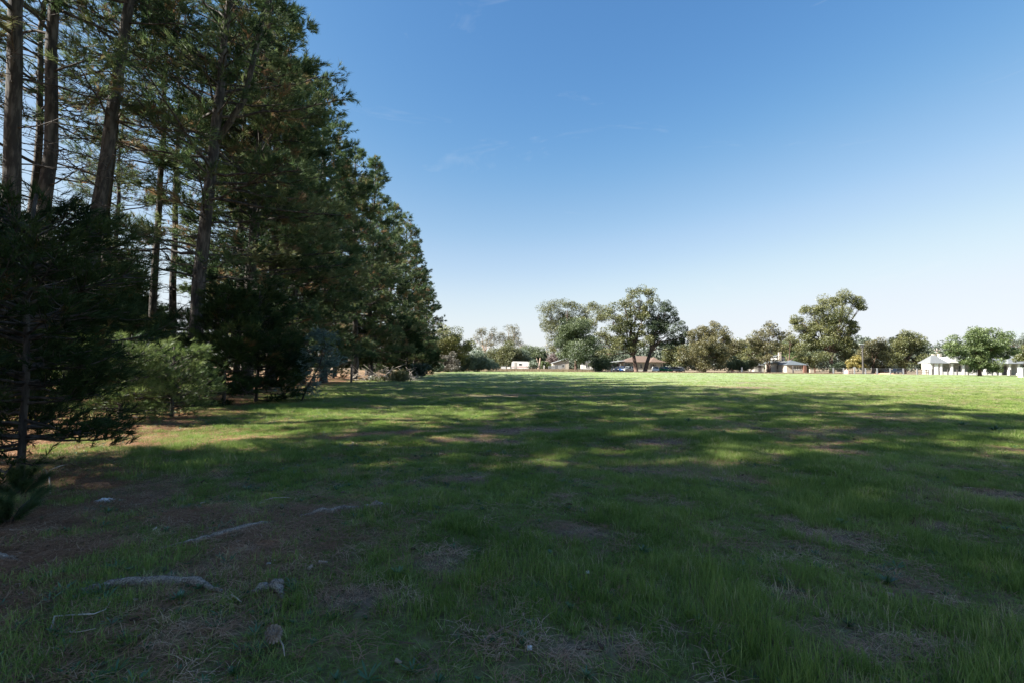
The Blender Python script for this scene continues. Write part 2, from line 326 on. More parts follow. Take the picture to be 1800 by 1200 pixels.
# ------------------------------------------------------------------ ground cover (grass, needles, weeds): geometry-node stuff
def template(mbs, mat, nm):
    col = bpy.data.collections.new(nm + ' templates')
    for k, t in enumerate(mbs):
        o = bpy.data.objects.new('%s_template_%02d' % (nm, k), t.mesh(nm, mat)); col.objects.link(o)
    return col
def blade(mb, p, az, h, wd, bend, segs=2, tint=0.5):
    d = np.array([math.cos(az), math.sin(az), 0]); s = np.array([-d[1], d[0], 0]) * wd / 2; v = []
    for k in range(segs):
        u = k / segs; c = p + d * bend * u * u * h + np.array([0, 0, 1]) * h * u * (1 - 0.25 * bend * u); ww = 1 - 0.35 * u
        v += [c - s * ww, c + s * ww]
    v.append(p + d * bend * h + np.array([0, 0, 1]) * h * (1 - 0.25 * bend))
    q = [(2 * k, 2 * k + 1, 2 * k + 3, 2 * k + 2) for k in range(segs - 1)]
    mb.add(v, [(2 * segs - 2, 2 * segs - 1, 2 * segs)], q, tint)
def scatter(name, pts, scl, rot, tint, col, nvar, mat, label):
    me = bpy.data.meshes.new(name); me.vertices.add(len(pts)); me.vertices.foreach_set('co', np.asarray(pts, np.float32).ravel())
    a = me.attributes.new('scl', 'FLOAT_VECTOR', 'POINT'); a.data.foreach_set('vector', np.asarray(scl, np.float32).ravel())
    a = me.attributes.new('rot', 'FLOAT_VECTOR', 'POINT'); a.data.foreach_set('vector', np.asarray(rot, np.float32).ravel())
    a = me.attributes.new('itint', 'FLOAT', 'POINT'); a.data.foreach_set('value', np.asarray(tint, np.float32))
    rng_ = np.random.default_rng(len(pts)); a = me.attributes.new('vid', 'INT', 'POINT'); a.data.foreach_set('value', rng_.integers(0, nvar, len(pts)).astype(np.int32))
    me.materials.append(mat); o = new_ob(name, me); tag(o, label=label, cat='ground cover', kind='stuff')
    ng = bpy.data.node_groups.new(name, 'GeometryNodeTree')
    ng.interface.new_socket('Geometry', in_out='INPUT', socket_type='NodeSocketGeometry'); ng.interface.new_socket('Geometry', in_out='OUTPUT', socket_type='NodeSocketGeometry')
    Nn = ng.nodes; gi = Nn.new('NodeGroupInput'); go = Nn.new('NodeGroupOutput'); ip = Nn.new('GeometryNodeInstanceOnPoints'); ci = Nn.new('GeometryNodeCollectionInfo')
    ci.inputs['Collection'].default_value = col; ci.inputs['Separate Children'].default_value = True; ci.inputs['Reset Children'].default_value = True
    def na(nm, ty):
        x_ = Nn.new('GeometryNodeInputNamedAttribute'); x_.data_type = ty; x_.inputs['Name'].default_value = nm; return x_.outputs['Attribute']
    lk = ng.links.new; lk(gi.outputs[0], ip.inputs['Points']); lk(ci.outputs[0], ip.inputs['Instance']); ip.inputs['Pick Instance'].default_value = True
    lk(na('vid', 'INT'), ip.inputs['Instance Index']); lk(na('scl', 'FLOAT_VECTOR'), ip.inputs['Scale'])
    er = Nn.new('FunctionNodeEulerToRotation'); lk(na('rot', 'FLOAT_VECTOR'), er.inputs[0]); lk(er.outputs[0], ip.inputs['Rotation'])
    lk(ip.outputs[0], go.inputs[0]); md = o.modifiers.new('scatter', 'NODES'); md.node_group = ng
    return o
def spread(n, ymin, ymax, cap, rng, xw=1.12):
    y = np.exp(rng.uniform(math.log(ymin), math.log(ymax), n)); x = rng.uniform(-1, 1, n) * (xw * y + 0.6)
    dens = n / (math.log(ymax / ymin) * y * 2 * (xw * y + 0.6)); k = rng.random(n) < np.minimum(1, cap / dens)
    return x[k], y[k]
rng = np.random.default_rng(5)
GR = [(0.0, (0.105, 0.18, 0.035)), (0.45, (0.215, 0.305, 0.075)), (0.75, (0.32, 0.40, 0.125)), (0.9, (0.40, 0.40, 0.21)), (1.0, (0.52, 0.43, 0.28))]
M_GRASS = leafy('grass blades', GR, 0.46, 0.45, instancer=True, gloss=0.012, world_noise=0.7)
tm = []
for k in range(7):
    t = MB()
    for q_ in range(15):
        a = rng.uniform(0, 6.28); r = 0.06 * math.sqrt(rng.random())
        blade(t, np.array([r * math.cos(a), r * math.sin(a), -0.01]), a + rng.normal(0, 1.2), rng.uniform(0.05, 0.13), rng.uniform(0.003, 0.0055), rng.uniform(0.1, 1.1))
    tm.append(t)
gcol = template(tm, M_GRASS, 'grass')
x, y = spread(400000, 1.7, 110, 430, rng)
lit, bare, lush = fields(x, y); pr = np.clip(1.0 - 0.83 * lit - 0.85 * bare, 0.06, 1) * np.where(x < -14, 0.25, 1) * np.interp(y, [10, 35, 110], [1, .4, .2])
k = rng.random(len(x)) < pr; x, y, lit, bare, lush = x[k], y[k], lit[k], bare[k], lush[k]; n = len(x)
clump = fbm(x, y, 0.45, 61); hs = (0.22 + 0.75 * sst(.3, .75, clump) + 0.55 * lush) * rng.uniform(0.7, 1.3, n) * (1 - 0.3 * bare) * np.interp(y, [8, 40, 110], [1, 0.85, 0.6]) ; ws = np.interp(y, [2, 6, 20, 60, 110], [0.85, 1.0, 1.7, 3.6, 6])
tint = np.clip(0.30 + 0.7 * (fbm(x, y, 1.1, 91) - 0.5) + rng.normal(0, 0.16, n) + 0.25 * bare + 0.12 * lush + 0.15 * lit * (rng.random(n) < 0.3), 0, 1)
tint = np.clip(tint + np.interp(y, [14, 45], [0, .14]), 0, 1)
tint = np.where(rng.random(n) < 0.05 + 0.35 * bare, rng.uniform(0.8, 1, n), tint)
GRASS = scatter('grass', np.stack([x, y, gz(x, y)], -1), np.stack([ws, ws, hs], -1), np.stack([rng.normal(0, .12, n), rng.normal(0, .12, n), rng.uniform(0, 6.28, n)], -1), tint, gcol, 7, M_GRASS, 'uneven green grass covering the field')

M_LIT = leafy('fallen pine needles', [(0.0, (0.14, 0.065, 0.035)), (0.5, (0.32, 0.165, 0.09)), (1.0, (0.55, 0.38, 0.25))], 0.1, 0.5, instancer=True)
tm = []
for k in range(5):
    t = MB()
    for q_ in range(26):
        p = np.array([*rng.normal(0, 0.07, 2), rng.uniform(0.0, 0.02)]); a = rng.uniform(0, 6.28); ln = rng.uniform(0.07, 0.15); d = np.array([math.cos(a), math.sin(a), rng.uniform(-.1, .12)])
        s = np.array([-d[1], d[0], 0]) * 0.0017; mid = p + d * ln * .5 + np.array([0, 0, .006])
        t.add([p - s, p + s, mid + s, mid - s, p + d * ln], [(3, 2, 4)], [(0, 1, 2, 3)])
    tm.append(t)
lcol = template(tm, M_LIT, 'litter')
x, y = spread(150000, 1.7, 60, 260, rng, 1.15)
lit, bare, lush = fields(x, y); k = rng.random(len(x)) < np.clip(1.0 * lit + 0.8 * bare, 0.05, 1); x, y, bare = x[k], y[k], bare[k]; n = len(x)
sc = np.interp(y, [2, 8, 30, 60], [0.9, 1.2, 2.0, 3.5]) * (1 - .5 * bare)
scatter('pine_litter', np.stack([x, y, gz(x, y) + 0.012], -1), np.stack([sc, sc, np.ones(n)], -1), np.stack([np.zeros(n), np.zeros(n), rng.uniform(0, 6.28, n)], -1), np.clip(rng.normal(0.45, 0.25, n) + 0.2 * bare, 0, 1), lcol, 5, M_LIT, 'reddish brown fallen pine needles on the ground under the pines')

M_WEED = leafy('broad weed leaves', [(0.0, (0.035, 0.085, 0.03)), (0.5, (0.07, 0.14, 0.06)), (1.0, (0.13, 0.20, 0.13))], 0.2, 0.35, instancer=True, gloss=0.04)
def rosette(n, ln, wd, up, rng):
    t = MB()
    for q_ in range(n):
        a = q_ * 2.4 + rng.uniform(-.3, .3); L_ = ln * rng.uniform(.6, 1.15); e = up * rng.uniform(.6, 1.3); d = np.array([math.cos(a), math.sin(a), 0]); s = np.array([-d[1], d[0], 0])
        v = []
        for u, ww in ((0, .25), (.3, .8), (.65, 1), (.88, .6), (1, .03)):
            c = d * L_ * u * math.cos(e) + np.array([0, 0, L_ * (u * math.sin(e) - 0.35 * u * u * math.sin(e)) + .005]); v += [c - s * wd * ww / 2, c + s * wd * ww / 2 + np.array([0, 0, wd * .1])]
        t.add(v, quads=[(2 * k, 2 * k + 1, 2 * k + 3, 2 * k + 2) for k in range(4)], tint=rng.uniform(.2, .8))
    return t
wcol = template([rosette(13, .10, .011, .8, rng), rosette(18, .085, .010, 1.05, rng), rosette(10, .12, .013, .6, rng), rosette(15, .07, .012, .9, rng)], M_WEED, 'weed')
x, y = spread(30000, 1.8, 50, 45, rng)
lit, bare, lush = fields(x, y); cl = fbm(x, y, 1.3, 77); k = rng.random(len(x)) < sst(0.42, 0.62, cl) * (0.35 + 0.6 * (x < -1.0)) + 0.03; x, y = x[k], y[k]; n = len(x)
s_ = rng.uniform(.4, .9, n)
scatter('ground_weeds', np.stack([x, y, gz(x, y)], -1), np.stack([s_, s_, s_], -1), np.stack([rng.normal(0, .1, n), rng.normal(0, .1, n), rng.uniform(0, 6.28, n)], -1), np.clip(rng.normal(.45, .2, n) + 0.25 * (x < -2), 0, 1), wcol, 4, M_WEED, 'low broad leaved weeds scattered through the grass')

M_TW = leafy('twigs and bark bits', [(0.0, (0.05, 0.035, 0.028)), (0.6, (0.17, 0.13, 0.10)), (1.0, (0.48, 0.42, 0.35))], 0.0, 0.6, instancer=True, gloss=0.0)
tm = []
for k in range(6):
    t = MB(); p = np.array([0, 0, .006]); a = 0.; pts_ = [p]; nseg = 3 if k < 4 else 2; L_ = (.05, .09, .14, .07, .02, .03)[k]
    for q_ in range(nseg): a += rng.normal(0, .4); p = p + np.array([math.cos(a), math.sin(a), rng.normal(0, .08)]) * L_ / nseg * 2; pts_.append(p)
    t.tube(pts_, np.linspace(.004, .002, len(pts_)) * (1 if k < 4 else 3.2), 5)
    if k in (1, 2): t.tube([pts_[1], pts_[1] + [.02, .04, .01]], [.0025, .0012], 4)
    tm.append(t)
tcol = template(tm, M_TW, 'twig'); x, y = spread(26000, 1.7, 30, 45, rng); lit, bare, lush = fields(x, y); k = rng.random(len(x)) < np.clip(.12 + .8 * lit + .5 * bare, 0, 1); x, y = x[k], y[k]; n = len(x)
sc = rng.uniform(.5, 1.2, n); scatter('twig_litter', np.stack([x, y, gz(x, y) + .012], -1), np.stack([sc, sc, sc], -1), np.stack([rng.normal(0, .15, n), rng.normal(0, .15, n), rng.uniform(0, 6.28, n)], -1), np.clip(rng.normal(.4, .28, n), 0, 1), tcol, 6, M_TW, 'small twigs and bark bits strewn over the ground')

# ------------------------------------------------------------------ pines
def needles(mb, pos, axis, size, n, width, rng, tint, spread_=0.75, brush=0.6):
    T = len(pos)
    if T == 0: return
    pos = np.repeat(pos, n, 0); ax = np.repeat(unit(axis), n, 0); sz = np.repeat(size, n); tt = np.repeat(tint, n) + rng.normal(0, .04, T * n)
    d = unit(ax + spread_ * unit(rng.normal(0, 1, (T * n, 3))) * rng.uniform(.4, 1.15, (T * n, 1)))
    base = pos + ax * (rng.random(T * n) * brush * sz)[:, None]; ln = sz * rng.uniform(.55, 1, T * n)
    side = unit(np.cross(d, rng.normal(0, 1, (T * n, 3)))) * width / 2
    v = np.stack([base - side, base + side, base + d * ln[:, None]], 1).reshape(-1, 3)
    mb.add(v, np.arange(T * n * 3).reshape(-1, 3), tint=np.repeat(np.clip(tt, 0, 1), 3))
def pine_mesh(seed, H=23., r0=.3, cb=2.5, rmax=5.2, dz=.55, nper=3.6, dead_from=1.2, tuft=(.27, 13, .017), dens=1.0, brown=.07, low_up=0.05, fork=False, mat=None, prof=None, sec_sp=.42, gap=0.0, topd=1.0):
    rng = np.random.default_rng(seed); wood, fol = MB(), MB()
    nT = 16; zt = np.linspace(-.15, H, nT); wx = np.cumsum(rng.normal(0, .05, nT)) * H / 20; wy = np.cumsum(rng.normal(0, .05, nT)) * H / 20
    tp = np.stack([wx, wy, zt], -1); tr = r0 * (1 - zt / H) ** .85 + .02; tr[0] *= 1.45; tr[1] *= 1.0
    wood.tube(np.vstack([tp[:1], tp[0] * .8 + tp[1] * .2, tp[1:]]), np.concatenate([tr[:1], [r0 * 1.1], tr[1:]]), 12)
    def at(z): return np.array([np.interp(z, zt, wx), np.interp(z, zt, wy), z])
    pos, axs, szs, tts = [], [], [], []
    def branch(z, az, L_, el, alive):
        n = 7; u = np.linspace(0, 1, n); d = np.array([math.cos(az), math.sin(az), 0]); s = np.array([-d[1], d[0], 0])
        zz = L_ * (np.sin(el) * u - 0.10 * u * u * (1 if el > 0 else .3) + 0.10 * u ** 3) ; bow = rng.normal(0, .10) * L_ * u * u
        p = at(z) + d * (u * L_ * math.cos(el))[:, None] + s * bow[:, None] + np.array([0, 0, 1]) * zz[:, None] + np.vstack([np.zeros(3), rng.normal(0, .03 * L_ / 3, (n - 1, 3))])
        r = (.012 + .0105 * L_) * (1 - .82 * u) * (1 if alive else .6); wood.tube(p, r, 5 if L_ > 1.5 else 4, cap=False)
        bt = rng.normal(.42, .21)
        ns = int(L_ / sec_sp * (1 if alive else .55)) + 2
        for q_ in range(ns):
            us = rng.uniform(.28 if alive else .2, 1.0) if alive else rng.uniform(.25, .95)
            b0 = np.array([np.interp(us, u, p[:, c]) for c in range(3)]); sg = 1 if q_ % 2 else -1
            sl = (.22 * L_ * (1.15 - us) + .45) * rng.uniform(.6, 1.3); a2 = az + sg * rng.uniform(.4, 1.15); e2 = rng.uniform(-.15, .6) if alive else rng.uniform(-.5, .5)
            dd = np.array([math.cos(a2) * math.cos(e2), math.sin(a2) * math.cos(e2), math.sin(e2)])
            if L_ < 1.4: sl *= .6
            mid = b0 + dd * sl * .5 + np.array([0, 0, -.03 * sl]); end = b0 + dd * sl + np.array([0, 0, .08 * sl])
            wood.tube([b0, mid, end], [.011 + .002 * L_, .008, .004], 3, cap=False)
            if alive:
                nt_ = max(2, int(sl / .17 * dens)); uu = rng.uniform(.3, 1.05, nt_)[:, None]; pp = b0 + (end - b0) * uu + rng.normal(0, .10 * min(1, sl), (nt_, 3))
                pos.append(pp); axs.append(dd + np.array([0, 0, .35]) + rng.normal(0, .45, (nt_, 3))); szs.append(tuft[0] * rng.uniform(.75, 1.25, nt_))
                dead = rng.random() < brown * (1.8 if us < .55 else .6)
                tts.append(np.where(np.full(nt_, dead), rng.uniform(.86, 1, nt_), np.clip(bt + rng.normal(0, .12, nt_), 0, .82)))
            else:
                for _ in range(2):
                    e3 = mid + rng.normal(0, .22 * sl, 3); wood.tube([mid, e3], [.006, .003], 3, cap=False)
        if alive:
            k_ = max(3, int(5 * dens)); pos.append(p[-1] + rng.normal(0, .1, (k_, 3))); axs.append(np.tile(d + [0, 0, .5], (k_, 1)) + rng.normal(0, .3, (k_, 3))); szs.append(tuft[0] * rng.uniform(.8, 1.25, k_)); tts.append(np.clip(np.full(k_, bt) + .08, 0, .82))
    z = cb
    while z < H - .5:
        t = (z - cb) / (H - cb)
        for b_ in range(int((nper * (topd if z > H * .56 else 1)) + rng.uniform(-.9, 1.1))):
            if rng.random() < (gap + .3 if gap > .1 and z < H * .56 else gap): continue
            f = prof(t) if prof else (1 - t) ** .66 * min(1, .70 + 1.4 * t)
            L_ = max(.35, rmax * f * rng.uniform(.52, 1.28)); el = low_up + (.85 - low_up) * t ** 1.3 + rng.normal(0, .13)
            branch(z + rng.uniform(-.2, .2), rng.uniform(0, 6.283), L_, el, True)
        z += dz * rng.uniform(.7, 1.3) * (1 - .35 * t)
    z = dead_from
    while z < cb + (H - cb) * .35:
        branch(z, rng.uniform(0, 6.283), rng.uniform(.8, rmax * .62), rng.normal(0.02, .2), False); z += rng.uniform(.2, .45)
    k_ = 10; pos.append(np.array([wx[-1], wy[-1], H - .1]) + rng.normal(0, .1, (k_, 3))); axs.append(np.tile([0, 0, 1.], (k_, 1)) + rng.normal(0, .3, (k_, 3))); szs.append(np.full(k_, tuft[0])); tts.append(np.full(k_, .5))
    if fork:                                            # a second leader from a fork
        zf = H * .42; fp = at(zf); e = fp + np.array([2.0, -.6, H * .45]); wood.tube([fp, fp + [.9, -.2, 2], (fp + e) / 2 + [.4, 0, 1], e], [r0 * .5, r0 * .42, r0 * .3, .03], 8)
    needles(fol, np.concatenate(pos), np.concatenate(axs), np.concatenate(szs), tuft[1], tuft[2], rng, np.concatenate(tts))
    return wood.mesh('trunk', M_BARK, True), fol.mesh('crown', mat or M_NEEDLE)
TE = (.33, 15, .027)
EDGE = [pine_mesh(11, 23, .27, 2.0, 4.9, dens=1.95, dz=.45, tuft=TE), pine_mesh(12, 23, .26, 1.6, 4.6, dens=2.0, dz=.45, tuft=TE), pine_mesh(13, 23, .28, 2.6, 5.1, dens=1.9, dz=.46, brown=.12, tuft=TE)]
SPARSE = [pine_mesh(21, 23, .215, 9.0, 4.2, .8, 3.0, 2.2, dens=1.2, brown=.08, gap=.15, tuft=(.3, 13, .019), topd=1.9), pine_mesh(22, 23, .20, 7.0, 4.6, .85, 2.8, 2.5, dens=1.1, brown=.1, gap=.2, tuft=(.3, 13, .019), topd=1.9), pine_mesh(23, 23, .17, 10.5, 3.8, .75, 3, 1.8, dens=1.15, brown=.09, gap=.15, tuft=(.3, 13, .019), topd=1.9)]
TALL = [pine_mesh(51, 23, .22, 9.5, 5.2, .5, 3.8, 3.0, dens=2.2, brown=.1, tuft=TE), pine_mesh(52, 23, .22, 8.5, 5.0, .5, 3.8, 3.0, dens=2.2, brown=.12, tuft=TE)]
MID = [pine_mesh(31, 23, .25, 4.5, 5.0, .56, 3.5, 1.5, dens=1.4, brown=.1, fork=True, gap=.05, tuft=(.3, 14, .022))]
PINES = 'pines of the grove along the field'
def place_pine(var, x, y, H, rz, label, group=PINES, tilt=(0, 0), s=1.0, name='pine_tree'):
    o = empty(name, (x, y, float(gz(x, y))), rz, label=label, cat='pine tree', group=group)
    o.rotation_euler = (tilt[0], tilt[1], rz) ; o.rotation_mode = 'ZYX' if any(tilt) else 'XYZ'
    if any(tilt): o.rotation_mode = 'QUATERNION'; o.rotation_quaternion = (Matrix.Rotation(tilt[1], 3, 'Y') @ Matrix.Rotation(tilt[0], 3, 'X') @ Matrix.Rotation(rz, 3, 'Z')).to_quaternion()
    k = H / 23.; o.scale = (k * s, k * s, k)
    new_ob('trunk', var[0], o); new_ob('crown', var[1], o); return o
# the front row, bushy down to the grass
place_pine(MID[0], -12.6, 19.0, 24, .4, 'stout forking pine with long side limbs, nearest tree of the bushy front row', tilt=(0, .05))
place_pine(EDGE[0], -12.8, 23.5, 24, 2.1, 'tall dense dark pine rising out of the top of the picture beside the open sky')
place_pine(EDGE[2], -14.2, 28.5, 23, 4.0, 'dense pine just behind the one that leaves the top of the picture')
place_pine(EDGE[1], -14.8, 32.5, 21.5, 1.0, 'pine with a thick bare flared trunk foot showing left of the blue green sapling')
place_pine(EDGE[0], -14.8, 38.0, 24.2, 5.0, 'dense pine whose crown top stands against the sky above the metal box on its post')
place_pine(EDGE[2], -14.6, 45.0, 21.8, 2.9, 'pine with a straight brown trunk right beside the metal box on its post')
place_pine(EDGE[1], -14.8, 51.0, 23.6, 3.3, 'dark pine of the front row behind the heap of fallen branches')
place_pine(EDGE[0], -14.6, 57.0, 20.6, .8, 'second pine beyond the heap of fallen branches, dark blue green against the sky')
place_pine(EDGE[2], -14.5, 63.5, 21.6, 5.8, 'third pine beyond the heap of fallen branches, two before the end of the row')
place_pine(EDGE[1], -14.0, 70.0, 18.5, 1.9, 'second last visible pine of the row with layered dark branches')
place_pine(EDGE[0], -13.6, 77.0, 16.5, 4.4, 'last visible pine of the row, its long low boughs reaching right over the grass')
# bare trunks at the left
place_pine(SPARSE[0], X(2, 13.6), 13.6, 25, 1.2, 'leftmost tall pine with a thick bare grey trunk, cut by the picture edge', s=1.0)
place_pine(SPARSE[1], X(45, 14.8), 14.8, 25, 3.9, 'pine with a straight bare trunk, second trunk from the left picture edge')
place_pine(SPARSE[0], X(105, 15.8), 15.8, 25, 5.3, 'tall pine with a trunk leaning to the right, third trunk from the left picture edge', tilt=(0, .10))
place_pine(SPARSE[2], X(175, 20.5), 20.5, 24, .3, 'slim dark pine trunk right behind the leaning third trunk', tilt=(0, .03))
place_pine(SPARSE[2], X(260, 22.5), 22.5, 22, 2.3, 'slim pine trunk midway between the leaning trunk and the stout forking pine')
place_pine(SPARSE[1], X(298, 27), 27, 23, 4.5, 'thin pine whose upper trunk shows just left of the stout forking pine')
place_pine(SPARSE[2], X(420, 26), 26, 23, 5.6, 'slim pine just right of the stout forking pine, half hidden by its boughs')
place_pine(SPARSE[0], X(480, 33), 33, 23, 2.6, 'pine standing in shade close left of the flared trunk foot')
rp = np.random.default_rng(77)
for q_, (x, y) in enumerate([(-14.8, 9.3)]):
    place_pine(TALL[q_], x, y, 25, q_ * 2.1, ['high crowned pine whose boughs hang into the top left corner', 'high crowned pine set back behind the leftmost bare trunk'][q_])
deep = [(-22, 22), (-26, 31), (-20, 35), (-19.5, 45), (-27, 50), (-20.5, 56), (-33, 38), (-36, 29), (-20, 67)]
for q_, (x, y) in enumerate(deep):
    place_pine((SPARSE + MID)[q_ % 4], x, y, rp.uniform(19, 24), rp.uniform(0, 6.28), 'pine standing deep in the grove, glimpsed behind the nearer pines', 'pines deep in the grove')
# pines left of and behind the viewer that shade the foreground
off = [(-13.5, -1.5, 0), (-14.5, -7, 1), (-15.5, -0.5, 2), (-19, -4, 0), (-22, -1.5, 0), (-24, 14, 1), (-30, -6, 1)]
for q_, (x, y, v) in enumerate(off):
    place_pine(EDGE[v] if q_ < 6 else SPARSE[v], x, y, 24, q_ * 1.7, 'tall pine beside the viewer, outside the picture', 'pines outside the picture')
place_pine(TALL[1], -15.2, 4.4, 26, 1.7, 'tall pine beside the viewer, outside the picture', 'pines outside the picture')
# young pines and low bushy ones
yb = lambda t: (1 - t) ** .55 * min(1, .55 + 1.6 * t)
YA = pine_mesh(41, 4.3, .03, .6, 1.2, .13, 4.6, 99, (.19, 16, .010), 1.9, .08, -.1, mat=M_NEEDLE_SHADE, prof=lambda t: min(1, .75 + .6 * t) * (1 - .75 * max(0, t - .55) / .45), sec_sp=.2)
YB = pine_mesh(42, 2.4, .04, .15, 1.75, .12, 4.4, 99, (.20, 16, .011), 1.5, .05, .12, mat=M_NEEDLE_SUNLIT, prof=yb, sec_sp=.2)
YC = pine_mesh(43, 4.4, .05, .2, 2.0, .2, 4, 99, (.24, 16, .016), 2.4, .05, .1, mat=M_NEEDLE_SHADE, prof=yb, sec_sp=.24)
def young(v, px, Y, k, rz, label, sx=1.0):
    x = X(px, Y); o = empty('young_pine', (x, Y, float(gz(x, Y))), rz, label=label, cat='young pine', group='young pines under the grove'); o.scale = (k * sx, k * sx, k)
    new_ob('trunk', v[0], o); new_ob('crown', v[1], o)
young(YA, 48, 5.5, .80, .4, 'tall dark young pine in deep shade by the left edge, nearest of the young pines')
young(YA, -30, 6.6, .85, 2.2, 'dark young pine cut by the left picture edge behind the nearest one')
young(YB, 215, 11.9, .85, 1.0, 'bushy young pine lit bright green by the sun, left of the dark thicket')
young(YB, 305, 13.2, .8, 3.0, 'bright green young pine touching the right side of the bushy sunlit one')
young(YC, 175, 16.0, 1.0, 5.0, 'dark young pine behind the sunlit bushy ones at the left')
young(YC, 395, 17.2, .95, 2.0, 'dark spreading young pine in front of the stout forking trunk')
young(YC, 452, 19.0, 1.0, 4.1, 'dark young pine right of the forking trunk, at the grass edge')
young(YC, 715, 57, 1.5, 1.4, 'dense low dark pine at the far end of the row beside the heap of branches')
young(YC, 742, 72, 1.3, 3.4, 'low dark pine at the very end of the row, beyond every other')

for q_, (x, y) in enumerate([(-17.5, 20), (-21, 25), (-25, 22), (-18, 37), (-29, 33), (-18, 49), (-17.5, 62), (-34, 45), (-17, 82)]):
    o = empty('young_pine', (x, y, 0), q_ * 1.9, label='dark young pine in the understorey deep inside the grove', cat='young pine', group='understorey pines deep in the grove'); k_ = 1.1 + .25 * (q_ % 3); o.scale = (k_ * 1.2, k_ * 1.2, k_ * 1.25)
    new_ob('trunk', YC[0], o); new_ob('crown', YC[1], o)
# the long-needled seedlings at the lower left
def seedling(px, py, hh, n, label, seed):
    r = np.random.default_rng(seed); c = G(px, py); root = empty('pine_seedling', c, label=label, cat='pine seedling', group='pine seedlings at the left edge')
    wd, fl = MB(), MB(); ps, ax = [], []
    for k in range(n):
        a = r.uniform(0, 6.28); e = np.array([math.cos(a) * r.uniform(.05, .3), math.sin(a) * r.uniform(.05, .3), hh * r.uniform(.35, 1)]) if k else np.array([0, 0, hh])
        wd.tube([(0, 0, -.02), e * np.array([.4, .4, .6]), e], [.008, .006, .004], 5); ps += [e, e * .8, e * .55, e * .3]; ax += [e] * 4
    ps = np.array(ps); ax = np.array(ax) + r.normal(0, .04, (len(ps), 3))
    needles(fl, ps, ax, np.full(len(ps), .115), 240, .0020, r, np.clip(r.normal(.25, .1, len(ps)), 0, 1), .95, .5)
    wd.build('stem', M_BARK, root); fl.build('needles', M_NEEDLE, root)
seedling(38, 872, .27, 15, 'dark green long needled pine seedling at the left edge, upper of two', 3)
seedling(15, 925, .22, 13, 'dark green long needled pine seedling at the left edge, lower of two', 4)

# ------------------------------------------------------------------ broadleaf trees
def leaf_cloud(mb, cs, rs, n, size, rng, flat=.75, hang=.0):
    for c, r in zip(cs, rs):
        k = max(8, int(n)); d = unit(rng.normal(0, 1, (k, 3))); rr = r * rng.uniform(.35, 1.08, (k, 1)) ** .6
        p = c + d * rr * np.array([1, 1, flat]); s = size * rng.uniform(.55, 1.3, (k, 1))
        a = unit(rng.normal(0, 1, (k, 3)) + np.array([0, 0, -hang])); b_ = unit(np.cross(a, rng.normal(0, 1, (k, 3))))
        v = np.stack([p - a * s * .6, p + b_ * s * .3, p + a * s * .6, p - b_ * s * .3], 1).reshape(-1, 3)
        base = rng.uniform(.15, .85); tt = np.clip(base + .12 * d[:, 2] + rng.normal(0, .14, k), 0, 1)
        mb.add(v, quads=np.arange(k * 4).reshape(-1, 4), tint=np.repeat(tt, 4))
def broad_tree(name, px, Y, blobs, mat, label, cat='tree', group=None, nsub=10, nleaf=230, size=.27, sub=.52, barkm=None, tr=.45, forkf=.3, seed=0, depth=.8, stems=1, hang=0., base_y=None, vis=True):
    r = np.random.default_rng(seed + int(px) * 7); x0 = X(px, Y); z0 = 0.
    root = empty(name, (x0, Y, z0), label=label, cat=cat, group=group); wd, fl = MB(), MB(); o0 = np.array([x0, Y, z0]); s = Y / F0
    B = []
    for b_ in blobs:
        c = P(b_[0], b_[1], Y) - o0; R = b_[2] * s * 1.3; c[1] += r.uniform(-1, 1) * depth * R; B.append((c, R))
    top = max(c[2] for c, R in B); fz = top * forkf; mx_ = np.mean([c[0] for c, R in B])
    fork = np.array([mx_ * .25, 0, fz]); tt = tr * (s / .15) ** .0
    for st in range(stems):
        ox = (st - (stems - 1) / 2) * tr * 1.6
        wd.tube([(ox, 0, -.2), (ox * 1.1, 0, .25), (ox * 1.2 + fork[0] * .4, 0, fz * .5), fork + [ox * 1.4, 0, 0]], [tt * 1.5, tt * 1.05, tt * .88, tt * .75], 9)
    N0 = len(B)
    for c, R in B[:N0]:
        if c[2] > fz * 1.5 and r.random() < .75: B.append((fork + (c - fork) * r.uniform(.6, .8) + r.normal(0, .3 * R, 3), R * .8))
    for c, R in B[:N0]:
        if c[2] < fz * .9: continue
        st = r.integers(0, stems); f0 = fork + [(st - (stems - 1) / 2) * tr * 2.2, 0, 0]; dz_ = c - f0; L_ = np.linalg.norm(dz_)
        m1 = f0 + dz_ * .38 + np.array([-dz_[0] * .12, 0, abs(dz_[0]) * .12]) + r.normal(0, .03 * L_, 3); m2 = f0 + dz_ * .72 + r.normal(0, .03 * L_, 3)
        wd.tube([f0, m1, m2, c], np.array([.46, .30, .17, .07]) * tt * min(1, .35 + L_ / 9), 5, cap=False)
        for _ in range(3): wd.tube([m2, (m2 + c) / 2 + r.normal(0, .15 * R, 3), c + unit(r.normal(0, 1, 3)) * R * .7], [.12 * tt + .02, .07 * tt + .015, .02], 4, cap=False)
    for c, R in B:
        d = unit(r.normal(0, 1, (nsub, 3))); d[:, 2] = d[:, 2] * .8 + .12
        cs = c + d * R * r.uniform(.35, .85, (nsub, 1)); rs = R * sub * r.uniform(.7, 1.25, nsub)
        k = cs[:, 2] > rs * .3; leaf_cloud(fl, cs[k], rs[k], nleaf * max(.3, (R / 2.5)) ** 1.0, size, r, hang=hang)
    wd.build('trunk', barkm or M_GUMBARK, root, True); fl.build('crown', mat, root); return root
BG = 'trees along the far side of the field'
def T(name, px, Y, blobs, mat, label, **k):
    k.setdefault('group', BG); return broad_tree(name, px, Y, blobs, mat, label, **k)
